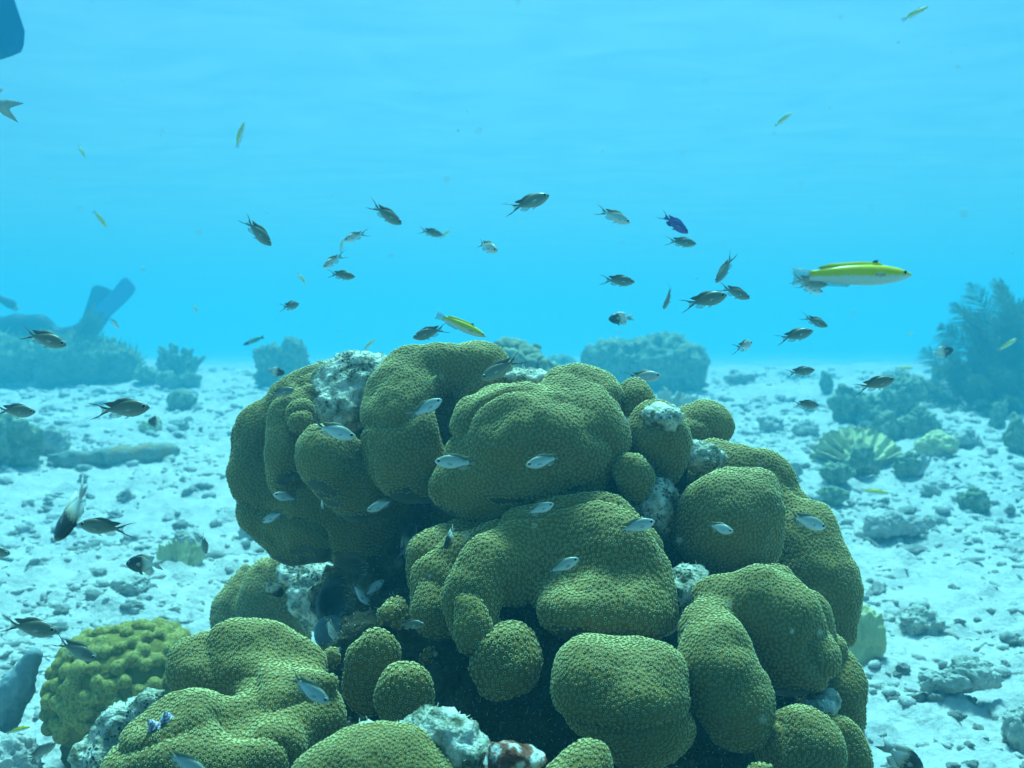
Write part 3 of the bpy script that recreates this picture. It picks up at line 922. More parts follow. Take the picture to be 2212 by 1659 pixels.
# the long encrusted log and the curved white branch
dl = floor_hit(250, 1000)
bl = P(250, 1000, dl); bl[2] = gz(bl[0], bl[1]) + .03
lo_ = empty('coral_log', bl); lo_.rotation_euler = (0, -.05, .12)
tag(lo_, 'long fallen coral log with orange crust lying on the left hand sand', 'coral log')
v, q, t = stick_shape(.46 * dl / 3.9, .034 * dl / 3.9, 4, 50, 16)
obj('log', mesh_np('log', v, [q, t], noise_mat('log', [(.32, (.12, .15, .12)), (.5, (.30, .33, .27)), (.62, (.36, .24, .10)), (.75, (.48, .5, .42))], 7, 6, bump=.9, bscale=60, bdist=.02)), lo_)
dl = floor_hit(1985, 1032)
bl = P(1985, 1022, dl - .02)
cb = empty('branch_coral', bl)
tag(cb, 'curved white dead coral branch lying beside a dark rock on the right', 'coral')
u = K * dl
pts = [('c', 1955, 1026, dl, 7, 1985, 1020, dl, 9), ('c', 1985, 1020, dl, 9, 1999, 1000, dl, 7), ('c', 1999, 1000, dl, 7, 1995, 985, dl, 5), ('c', 1999, 1000, dl, 6, 2008, 990, dl, 5)]
v, q, N = grow(pts, .02, .005, .004, 20, .003, 60, 3)
obj('branch', mesh_np('branch', v - bl, [q], M['sand']), cb)

# loose rubble: every larger piece an object, the fine gravel one mass
PROTO = []
for i in range(9):
    r3 = np.random.default_rng(200 + i)
    v = rock_shape(ICO3, 1, .6 + .35 * r3.random(), .5 + .3 * r3.random(), 200 + i, .42, 1.4, .12, 5)
    PROTO.append(mesh_np('rubble_piece', v, [ICO3[1]], M[['rubble', 'rubble', 'rubble_dark'][i % 3]]))
for i in range(6):
    v, q, t = stick_shape(2.6, .26 + .05 * (i % 3), i * 1.7 + 2)
    PROTO.append(mesh_np('rubble_piece', v, [q, t], M[['rubble', 'rubble_dark'][i % 2]]))

def on_sand(px, py):
    return reef_depth(px, py)[0] is None

def scatter_rubble(n):
    rng = np.random.default_rng(5)
    k = 0
    while k < n:
        px = rng.uniform(-20, 2230)
        py = 850 + 830 * rng.random() ** 1.25
        if not on_sand(px, py):
            continue
        d = floor_hit(px, py)
        if d > 18: continue
        p = P(px, py, d)
        size = (10 + 15 * rng.random() ** 2.2) * K * d * (1.25 if py > 1100 else 1.0)
        size = min(max(size, .02), .11)
        me = PROTO[int(rng.integers(len(PROTO)))]
        o = bpy.data.objects.new('coral_chunk', me)
        COL.objects.link(o)
        z = ground_z(p[0], p[1])[0]
        o.location = (float(p[0]), float(p[1]), float(z - size * .02))
        o.rotation_euler = (rng.normal(0, .25), rng.normal(0, .25), rng.uniform(0, 6.28))
        sc = size * rng.uniform(.75, 1.1)
        o.scale = (sc, sc * rng.uniform(.8, 1.1), sc * rng.uniform(.7, 1.1))
        tag(o, 'loose piece of pale coral rubble lying on the white sand', 'rubble', 'coral rubble pieces strewn over the sand', 'thing')
        k += 1
scatter_rubble(290)

def gravel(n):
    rng = np.random.default_rng(9)
    bv, bf = ico(2)
    shapes = [rock_shape((bv, bf), 1, .75, .6, 300 + i, .4, 1.5, .1) for i in range(8)]
    sv = [stick_shape(3.0, .3, i * 2.1 + 1, 9, 6) for i in range(4)]
    VV, FT, FQ, off = [], [], [], 0
    ys = 2.4 * (20 / 2.4) ** (rng.random(n) ** .9)
    xs = rng.uniform(-.66, .66, n) * (ys + .3)
    clump = noise3(np.stack([xs * 1.6, ys * 1.6, ys * 0 + 2], 1)) + .5 * noise3(np.stack([xs * 5, ys * 5, ys * 0 + 7], 1))
    keep = clump > rng.uniform(-.75, .45, n)
    xs, ys = xs[keep], ys[keep]
    zs = ground_z(xs, ys)
    sz = (.007 + .020 * rng.random(len(xs)) ** 2.5) * (.55 + .2 * ys)
    for x, y, z, s in zip(xs, ys, zs, sz):
        a = rng.uniform(0, 6.28); c, si = math.cos(a), math.sin(a)
        t = rng.normal(0, .3)
        if rng.random() < .7:
            v = shapes[int(rng.integers(8))]; q = None; f = bf
        else:
            v, q, f = sv[int(rng.integers(4))]
            s = s * .8
        w = np.empty_like(v)
        w[:, 0] = (v[:, 0] * c - v[:, 1] * si) * s + x
        w[:, 1] = (v[:, 0] * si + v[:, 1] * c) * s + y
        w[:, 2] = (v[:, 2] + t * v[:, 0] * .5) * s + z - s * .08
        VV.append(w); FT.append(f + off)
        if q is not None: FQ.append(q + off)
        off += len(v)
    me = mesh_np('coral_gravel', np.concatenate(VV), [np.concatenate(FQ), np.concatenate(FT)], M['rubble'])
    tag(obj('coral_gravel', me), 'fine coral gravel and broken sticks covering the white sand', 'gravel', None, 'stuff')
gravel(26000)

# ------------------------------------------------------------------ blade (fire) corals
def blade(w, h, seed, th=.014, fingers=5):
    """an upright wavy plate with a lobed upper edge; foot at the origin, facing -y"""
    nu, nv = 34, 22
    u = np.linspace(-1, 1, nu); t = np.linspace(0, 1, nv)
    edge = .95 - .26 * u ** 2 + .09 * np.tanh(3 * np.sin(u * fingers * 1.3 + seed)) + .035 * np.tanh(2 * np.sin(u * fingers * 3.1 + seed * 2)) + .05 * noise3(np.stack([u * 6 + seed, u * 0, u * 0], 1))
    U, T = np.meshgrid(u, t, indexing='ij')
    width = w * (.35 + .65 * np.sqrt(T))
    x = U * width / 2
    z = T * h * edge[:, None]
    y = .10 * w * np.sin(U * 2.3 + seed) * T + .035 * w * np.sin(U * fingers * 1.9 + seed + 1.5) * T + .05 * h * T * T * math.sin(seed)
    thk = th * (1.15 - .55 * T) * np.clip((1 - np.abs(U)) * 6, .12, 1) ** .5
    f = np.stack([x, y - thk, z], 2).reshape(-1, 3); b = np.stack([x, y + thk, z], 2).reshape(-1, 3)
    V = np.concatenate([f, b])
    V = V + fbm3(V * 30 + seed, 2)[:, None] * .003
    n = nu * nv
    a = (np.arange(nu - 1)[:, None] * nv + np.arange(nv - 1)[None]).ravel()
    Q = [np.stack([a, a + nv, a + nv + 1, a + 1], 1), np.stack([a + 1, a + nv + 1, a + nv, a], 1) + n]
    rim = np.concatenate([np.arange(nv), np.arange(1, nu) * nv + nv - 1, ((nu - 1) * nv + np.arange(nv - 2, -1, -1)), np.arange(nu - 2, 0, -1) * nv])
    r2 = np.roll(rim, -1)
    Q.append(np.stack([rim, rim + n, r2 + n, r2], 1))
    return V, np.concatenate(Q)

def blade_coral(px, py, label, blades, mat='fire', depth=None, name='blade_coral', cat='coral', lift=0, back=.25):
    d = depth or floor_hit(px, py)
    s = K * d
    base = P(px, py, d)
    if not lift: base[2] = gz(base[0], base[1]) - .01
    o = empty(name, base)
    tag(o, label, cat)
    o.rotation_euler = (-back, 0, 0)
    for i, (ox, oy, oz, w, h, lean, rz) in enumerate(blades):
        v, q = blade(w * s, h * s, i * 1.7 + px * .01, th=max(3.2 * s, .006))
        c, si = math.cos(rz), math.sin(rz)
        v = v @ np.array([[c, si, 0], [-si, c, 0], [0, 0, 1]])
        la = math.radians(lean)
        v = v @ np.array([[math.cos(la), 0, -math.sin(la)], [0, 1, 0], [math.sin(la), 0, math.cos(la)]])
        v = v + np.array([ox * s, oy * s, oz * s])
        obj('blade', mesh_np('blade', v, [q], M[mat]), o)
    return o

M['bladeblue'] = noise_mat('bluish_blade', [(.3, (.20, .23, .16)), (.7, (.34, .36, .25))], 12, 4, bump=.4, bscale=60)
def fan(R, half, seed, ridges=9, th=.012):
    """a ribbed fan plate with a scalloped upper edge; foot at the origin"""
    nu, nv = 90, 22
    a = np.radians(np.linspace(-half, half, nu)); t = np.linspace(.06, 1, nv)
    A, T = np.meshgrid(a, t, indexing='ij')
    u = A / a[-1]
    ph = ridges * math.pi * u + seed
    edge = .93 + .055 * np.cos(ph) + .03 * np.cos(ph * 2.3 + 1) - .10 * np.abs(u) ** 3 + .04 * np.sin(u * 4 + seed)
    r = R * T * edge
    y = R * (.075 * np.cos(ph) * T + .06 * np.sin(u * 3 + seed) * T ** 2)
    x, z = r * np.sin(A) * 1.05, r * np.cos(A)
    thk = th * (1.3 - .6 * T)
    V = np.concatenate([np.stack([x, y - thk, z], 2).reshape(-1, 3), np.stack([x, y + thk, z], 2).reshape(-1, 3)])
    V = V + fbm3(V * 22 + seed, 3)[:, None] * .010 * np.array([[1, 1, 1]])
    n = nu * nv
    q = (np.arange(nu - 1)[:, None] * nv + np.arange(nv - 1)[None]).ravel()
    Q = [np.stack([q, q + nv, q + nv + 1, q + 1], 1), np.stack([q + 1, q + nv + 1, q + nv, q], 1) + n]
    rim = np.concatenate([np.arange(nv), np.arange(1, nu) * nv + nv - 1, ((nu - 1) * nv + np.arange(nv - 2, -1, -1)), np.arange(nu - 2, 0, -1) * nv])
    r2 = np.roll(rim, -1)
    Q.append(np.stack([rim, rim + n, r2 + n, r2], 1))
    return V, np.concatenate(Q)
dfan = floor_hit(1866, 1012)
bf = P(1866, 1012, dfan); bf[2] = gz(bf[0], bf[1]) - .02
fo = empty('fan_coral', bf); fo.rotation_euler = (-.72, 0, 0)
tag(fo, 'pale yellow ribbed fan coral standing on the right hand sand', 'coral')
M['bladeblue'] = noise_mat('bluish_blade', [(.3, (.20, .24, .16)), (.7, (.34, .38, .25))], 12, 4, bump=.4, bscale=60)
for i, (R_, hf, off, lean) in enumerate(((124, 64, (0, 0, 0), 0), (100, 58, (26, 16, 0), .25), (92, 50, (-30, 14, 0), -.3), (60, 66, (2, -16, 0), 0))):
    v, q = fan(R_ * K * dfan, hf, i * 1.7, 9 - i)
    v = v @ np.array([[math.cos(lean), 0, -math.sin(lean)], [0, 1, 0], [math.sin(lean), 0, math.cos(lean)]]) + np.array(off) * K * dfan
    obj('fan_plate', mesh_np('fan_plate', v, [q], M['fire']), fo)
bb = empty('blade_coral', P(1135, 900, 6.5))
tag(bb, 'bluish upright blade coral with blunt lobed tops, rising behind the top of the reef', 'coral')
rb = np.random.default_rng(4)
for i, (bx, top, w_) in enumerate(((1070, 752, 15), (1092, 730, 22), (1116, 728, 19), (1108, 752, 30), (1140, 742, 24), (1152, 758, 30), (1162, 742, 7), (1182, 768, 18), (1176, 782, 26), (1203, 788, 14))):
    dd = 6.5 + rb.uniform(-.15, .15)
    sp = chain((bx - 4, 930, dd, w_ * .7), (bx - 2, top + w_ + 26, dd, w_), (bx, top + w_, dd, w_ * .92)) + chain((bx - w_ * .6, top + w_ + 4, dd - .03, w_ * .5), (bx - w_ * .7, top + w_ * .7, dd - .03, w_ * .42)) + chain((bx + w_ * .5, top + w_ * 1.3, dd + .04, w_ * .5), (bx + w_ * .8, top + w_ * .9, dd + .04, w_ * .4))
    v, q, N = grow(sp, .03, .014, .02, 8, .012, 22, i)
    obj('blade', mesh_np('blade', v - np.array(bb.location), [q], M['bladeblue']), bb)
blade_coral(383, 1226, 'pale ribbed coral clump on the sand behind the black and white fish',
            [(-24, 0, 0, 36, 46, -14, .2), (-6, 6, 0, 36, 54, -6, -.3), (12, -4, 0, 36, 56, 4, .3), (28, 6, 0, 34, 52, 10, -.2), (40, 0, 0, 26, 44, 18, .2)])
fc = blade_coral(1440, 892, 'small pale yellow branching coral behind the right shoulder of the reef',
            [(-44 + i * 13 + (i % 2) * 4, (i % 3 - 1) * 14, 0, 24 + (i * 7) % 12, 40 + (i * 13) % 26 - abs(i - 3) * 2, (i - 4) * 7, (i % 3 - 1) * .7) for i in range(9)], 'fire_tip', depth=8.5, lift=1)

# ------------------------------------------------------------------ branching bush and sea plumes
def tube(path, r, nr=5):
    path = np.asarray(path); n = len(path)
    tg = np.gradient(path, axis=0); tg /= np.linalg.norm(tg, axis=1, keepdims=True) + 1e-9
    T, B = frames(tg)
    a = np.arange(nr) * 2 * math.pi / nr
    r = np.broadcast_to(r, (n,))
    V = (path[:, None] + (T[:, None] * np.cos(a)[None, :, None] + B[:, None] * np.sin(a)[None, :, None]) * r[:, None, None]).reshape(-1, 3)
    i = np.arange(nr); j = (i + 1) % nr
    Q = np.concatenate([np.stack([i + g * nr, j + g * nr, j + (g + 1) * nr, i + (g + 1) * nr], 1) for g in range(n - 1)])
    return V, Q

def joinq(parts):
    VV, QQ, o = [], [], 0
    for v, q in parts:
        VV.append(v); QQ.append(q + o); o += len(v)
    return np.concatenate(VV), np.concatenate(QQ)

def plume(L, lean, az, rng, pin=.16, dens=70, stem=.006, curl=.5):
    t = np.linspace(0, 1, 24)
    d0 = np.array([math.sin(lean) * math.cos(az), math.sin(lean) * math.sin(az), math.cos(lean)])
    out = np.array([math.cos(az), math.sin(az), -.25])
    path = d0[None] * (t * L)[:, None] + out[None] * (curl * .5 * L * t ** 2.2)[:, None] + rng.normal(0, .02 * L, 3)[None] * np.sin(t * 3)[:, None]
    st = tube(path, stem * (1.1 - .8 * t), 5)
    m = dens * 2
    s = np.repeat(np.linspace(.12, .99, dens), 2) + rng.uniform(-.006, .006, m)
    pos = np.stack([np.interp(s, t, path[:, i]) for i in range(3)], 1)
    tg = np.stack([np.interp(s, t, np.gradient(path, axis=0)[:, i]) for i in range(3)], 1)
    tg /= np.linalg.norm(tg, axis=1, keepdims=True)
    side0 = np.cross(tg, np.array([[math.sin(az * 2), math.cos(az * 3), .3]]))
    side0 /= np.linalg.norm(side0, axis=1, keepdims=True)
    sg = np.where(np.arange(m) % 2 == 0, 1, -1)[:, None]
    dr = side0 * sg + tg * 1.0 + rng.normal(0, .16, (m, 3))
    dr /= np.linalg.norm(dr, axis=1, keepdims=True)
    ln = pin * np.clip(np.minimum((s - .05) * 5, (1.03 - s) * 4.5), .12, 1) * rng.uniform(.75, 1.15, m)
    droop = np.array([[0, 0, -1.0]])
    mid = pos + dr * (ln * .55)[:, None]
    tip = pos + dr * ln[:, None] + droop * (ln * .22)[:, None] + tg * (ln * .18)[:, None]
    T, B = frames(dr)
    w = .0032 * pin / .15
    V = np.stack([pos + T * w, pos - T * w * .5 + B * w, pos - T * w * .5 - B * w, mid + T * w, mid - T * w * .5 + B * w, mid - T * w * .5 - B * w,
                  tip + T * w * .4, tip - T * w * .2 + B * w * .4, tip - T * w * .2 - B * w * .4], 1).reshape(-1, 3)
    f = np.array([[0, 1, 4, 3], [1, 2, 5, 4], [2, 0, 3, 5], [3, 4, 7, 6], [4, 5, 8, 7], [5, 3, 6, 8]])
    Q = (f[None] + (np.arange(m) * 9)[:, None, None]).reshape(-1, 4)
    return st, (V, Q)

def sea_plume(px, py, label, spec, seed, mats=('gorg_dark', 'gorg_light'), depth=None, pin=.16, dens=70, name='sea_plume'):
    rng = np.random.default_rng(seed)
    d = depth or floor_hit(px, py)
    base = P(px, py, d); base[2] = gz(base[0], base[1]) - .01
    o = empty(name, base); tag(o, label, 'soft coral')
    for (ox, L, lean, az) in spec:
        st, pn = plume(L, math.radians(lean), math.radians(az), rng, pin, dens)
        off = np.array([ox, rng.uniform(-.1, .1), 0])
        V, Q = joinq([(st[0] + off, st[1]), (pn[0] + off, pn[1])])
        ns = len(st[1])
        obj('plume', mesh_np('plume', V, [Q], [M[mats[0]], M[mats[1]]], None, True, np.concatenate([np.ones(ns), np.zeros(len(Q) - ns)])), o)
    return o

rg = np.random.default_rng(3)
sea_plume(2190, 868, 'tall feathery sea plume soft coral cut by the right edge',
          [(rg.uniform(-.15, .35), rg.uniform(1.0, 1.6), rg.uniform(2, 30), rg.choice([170, 190, 200, 10, 260, 240]) + rg.uniform(-35, 35)) for i in range(24)], 21, depth=12.0, pin=.24, dens=90)
sea_plume(2112, 872, 'bushy lower sea plume soft coral left of the tall one at the right edge',
          [(rg.uniform(-.24, .24), rg.uniform(.5, .95), rg.uniform(5, 62), rg.choice([180, 170, 200, 230, 0, 270]) + rg.uniform(-25, 25)) for i in range(20)], 23, depth=11.8, pin=.19, dens=64)
sea_plume(2196, 880, 'low drooping sea plume clump at the foot of the tall one',
          [(rg.uniform(-.45, .35), rg.uniform(.35, .7), rg.uniform(30, 85), rg.choice([180, 200, 230, 0, 330, 270]) + rg.uniform(-30, 30)) for i in range(24)], 29, depth=11.5, pin=.16, dens=56)
def shaggy(px, py, label, spec, seed, depth):
    base = P(px, py, depth); base[2] = gz(base[0], base[1])
    o = empty('soft_coral_mound', base); tag(o, label, 'soft coral')
    v, q, N = grow(spec, .18, .035, .05, 3, .04, 9, seed)
    p, n = scatter(v, q, N, .045, lambda p, n: (n * to_cam(p)).sum(1) > -.3, 3.0)
    n = n + np.array([0, 0, .35]); n /= np.linalg.norm(n, axis=1, keepdims=True)
    HV, HQ, HT = hairs(p, n, .11, w=.013)
    me = mesh_np('shaggy_mound', np.concatenate([v, HV]) - base, [q, HQ + len(v), HT + len(v)], M['gorg'])
    obj('colony', me, o)
shaggy(55, 806, 'leftmost hazy mound of soft coral at the far left', [('e', 40, 780, 15.6, 85, 44, 70), ('e', -20, 770, 15.8, 60, 50, 60), ('e', 100, 765, 15.9, 50, 48, 50)], 41, 15.6)
shaggy(160, 808, 'hazy soft coral mound below the stalk at far left', [('e', 165, 785, 15.4, 78, 46, 60), ('e', 175, 745, 15.5, 42, 36, 42), ('e', 130, 790, 15.3, 50, 40, 40)], 43, 15.4)
shaggy(245, 806, 'right end of the hazy soft coral mounds at far left', [('e', 250, 790, 15.6, 52, 44, 50), ('e', 225, 770, 15.7, 40, 36, 40)], 47, 15.6)
sea_plume(155, 800, 'upright hazy soft coral stalk standing out of the far left mounds',
          [(rg.uniform(-.05, .06), rg.uniform(1.0, 1.3), rg.uniform(0, 9), rg.choice([0, 20, 340]) + rg.uniform(-10, 10)) for i in range(14)], 53, ('gorg', 'gorg'), 15.5, .13, 150)

def bush(px, py, label, depth, W, Hh, seed, mat):
    rng = np.random.default_rng(seed)
    base = P(px, py, depth); base[2] = gz(base[0], base[1]) - .01
    o = empty('branching_coral', base); tag(o, label, 'coral')
    for i in range(15):
        a = rng.uniform(0, 6.28); r = W * .5 * math.sqrt(rng.random())
        tip = np.array([r * math.cos(a), r * math.sin(a) * .6, Hh * (1 - .45 * (r / (W * .5)) ** 2) * rng.uniform(.7, 1.05)])
        s = np.array([tip[0] * .45, tip[1] * .45, 0])
        t = np.linspace(0, 1, 9)[:, None]
        path = s + (tip - s) * t + np.array([[.045 * math.sin(i), 0, 0]]) * np.sin(t * 3.1)
        parts = [tube(path, W * .062 * (1 - .25 * t[:, 0]), 8)]
        for k in range(4):
            q = path[3 + k] + 0
            e = q + np.array([rng.normal(0, .14), rng.normal(0, .10), rng.uniform(.10, .24)]) * W
            parts.append(tube(np.linspace(q, e, 5), np.array([.05, .05, .048, .042, .02]) * W, 7))
        e = tip + np.array([0, 0, .03 * W])
        parts.append(tube(np.linspace(tip, e, 3), np.array([.047, .04, .01]) * W, 8))
        V, Q = joinq(parts)
        V = V + fbm3(V * 26 + i, 2)[:, None] * .008
        obj('branch', mesh_np('branch', V, [Q], M[mat]), o)
bush(385, 812, 'hazy branching coral bush on the far left skyline', 15.5, .80, .60, 61, 'boulder')
bush(1735, 812, 'tiny faint branching coral on the skyline right of the round boulder', 18, .5, .16, 67, 'boulder')
seabed_rock(1785, 850, 26, 42, 'small upright stub leaning on the far right skyline', 'stump', 'rock', 'boulder', 71, .35)
seabed_rock(2020, 838, 18, 46, 'thin hazy stub standing left of the sea plumes', 'stump', 'rock', 'boulder', 73, .3)
seabed_rock(1600, 826, 70, 26, 'low pale hump on the skyline right of the round boulder', 'reef_boulder', 'rock', 'rubble', 75, .3)
seabed_rock(1960, 832, 60, 26, 'faint pale mound on the skyline behind the rock pile', 'reef_boulder', 'rock', 'rubble', 77, .3)
seabed_rock(1205, 805, 60, 40, 'faint distant hump behind the right end of the bluish blade coral', 'reef_boulder', 'rock', 'boulder', 79, .3)
# ------------------------------------------------------------------ fish
def fish_mat(name, stops, attr='shade', spots=None, rough=.34):
    m, n, l, b = new_mat(name, rough, .45)
    at = n.new('ShaderNodeAttribute'); at.attribute_name = attr
    mr = n.new('ShaderNodeMapRange'); mr.inputs['From Min'].default_value = -1; mr.inputs['From Max'].default_value = 1
    l.new(at.outputs['Fac'], mr.inputs['Value'])
    tc = n.new('ShaderNodeTexCoord'); vz = n.new('ShaderNodeTexVoronoi'); vz.inputs['Scale'].default_value = 38
    l.new(tc.outputs['Object'], vz.inputs['Vector'])
    ma = n.new('ShaderNodeMath'); ma.operation = 'MULTIPLY_ADD'; ma.inputs[1].default_value = -.16
    l.new(vz.outputs['Distance'], ma.inputs[0]); l.new(mr.outputs[0], ma.inputs[2])
    ad = n.new('ShaderNodeMath'); ad.operation = 'ADD'; ad.inputs[1].default_value = .06
    l.new(ma.outputs[0], ad.inputs[0])
    r = ramp(n, stops); l.new(ad.outputs[0], r.inputs[0]); l.new(r.outputs[0], b.inputs['Base Color'])
    return m

def plain_mat(name, c, rough=.5):
    m, n, l, b = new_mat(name, rough, .35)
    b.inputs['Base Color'].default_value = (*c, 1)
    return m

M['chromis'] = fish_mat('brown_forktail', [(.05, (.34, .36, .32)), (.28, (.24, .25, .19)), (.52, (.20, .19, .13)), (.85, (.15, .14, .09))])
M['chromis_pale'] = fish_mat('pale_forktail', [(.10, (.82, .86, .85)), (.40, (.70, .74, .72)), (.62, (.52, .55, .50)), (.9, (.34, .35, .28))])
M['wrasse'] = fish_mat('yellow_slender', [(.18, (.82, .84, .76)), (.40, (.76, .78, .60)), (.50, (.80, .68, .04)), (.95, (.74, .62, .01))])
M['purple'] = fish_mat('purple_fish', [(.10, (.16, .07, .38)), (.5, (.10, .035, .34)), (.9, (.045, .025, .20))])
M['bicolor'] = fish_mat('two_tone', [(.20, (.80, .80, .68)), (.32, (.66, .60, .40)), (.44, (.035, .030, .022)), (.9, (.018, .018, .018))], 'along')
M['banded'] = fish_mat('banded_slender', [(.30, (.06, .28, .22)), (.50, (.10, .34, .26)), (.56, (.015, .02, .03)), (.60, (.7, .74, .74)), (.645, (.015, .02, .03)), (.70, (.02, .05, .22)), (.95, (.02, .04, .20))], 'along')
M['fin_dark'] = plain_mat('dark_fin', (.10, .09, .055))
M['fin_mid'] = plain_mat('olive_fin', (.20, .19, .11))
M['fin_pale'] = plain_mat('pale_fin', (.46, .50, .46))
M['fin_yellow'] = plain_mat('yellow_fin', (.60, .52, .04))
M['fin_purple'] = plain_mat('purple_fin', (.06, .03, .22))
M['fin_black'] = plain_mat('black_fin', (.02, .02, .02))
def clear_mat(name, c, a):
    m, n, l, b = new_mat(name, .4, .3)
    b.inputs['Base Color'].default_value = (*c, 1); b.inputs['Alpha'].default_value = a
    return m
M['fin_clear'] = clear_mat('clear_fin', (.45, .48, .42), .35)
M['eye_dark'] = plain_mat('eye_dark', (.01, .01, .012), .15)
M['eye_ring'] = plain_mat('eye_ring', (.45, .47, .43), .3)

SHAPES = {
    'chromis': dict(bl=.70, s=[0, .02, .06, .14, .26, .40, .55, .70, .82, .92, 1],
                    top=[.004, .030, .055, .090, .128, .146, .138, .108, .070, .042, .034],
                    bot=[.006, .026, .050, .086, .122, .140, .130, .094, .058, .036, .030],
                    wid=[.006, .022, .036, .050, .060, .062, .056, .042, .028, .016, .010]),
    'wrasse': dict(bl=.86, s=[0, .02, .06, .14, .26, .40, .55, .70, .82, .92, 1],
                   top=[.006, .022, .040, .064, .084, .092, .090, .080, .066, .052, .046],
                   bot=[.008, .020, .036, .060, .080, .090, .088, .076, .060, .048, .044],
                   wid=[.006, .018, .030, .044, .052, .054, .050, .042, .030, .018, .010]),
    'bicolor': dict(bl=.74, s=[0, .02, .06, .14, .26, .40, .55, .70, .82, .92, 1],
                    top=[.006, .040, .080, .140, .192, .212, .200, .155, .098, .060, .050],
                    bot=[.008, .036, .072, .128, .180, .206, .196, .148, .090, .056, .046],
                    wid=[.008, .030, .046, .062, .072, .074, .066, .050, .032, .018, .010]),
}

def bent(V, b):
    V = V.copy()
    x = V[:, 0]
    V[:, 1] += b * np.maximum(.15 - x, 0) ** 2 * 1.0
    V[:, 1] += -.25 * b * np.maximum(x - .2, 0) ** 2
    return V

def fin_mesh(name, outline, mat, th, bend, y0=0, tilt=0.0, origin=(0, 0)):
    """a thin solid fin from an (x, z) outline; tilted fins lean out from the flank"""
    o = np.array(outline, float); n = len(o)
    c = o.mean(0)
    f = []
    for s in (-1, 1):
        V = np.stack([o[:, 0], np.full(n, s * th * .25), o[:, 1]], 1)
        f.append(V)
        f.append(np.array([[c[0], s * th, c[1]]]))
    V = np.concatenate(f)
    if tilt:
        dx = np.maximum(origin[0] - V[:, 0], 0)
        V[:, 1] = V[:, 1] + y0 + tilt * dx
    V = bent(V, bend)
    i = np.arange(n); j = (i + 1) % n
    T = np.concatenate([np.stack([i, j, np.full(n, n)], 1), np.stack([j + n + 1, i + n + 1, np.full(n, 2 * n + 1)], 1)])
    Q = np.stack([j, i, i + n + 1, j + n + 1], 1)
    al = (V[:, 0] - .5 + .37) / .37
    return mesh_np(name, V, [Q, T], mat, {'along': al, 'shade': np.full(len(V), .9)}, smooth=False)

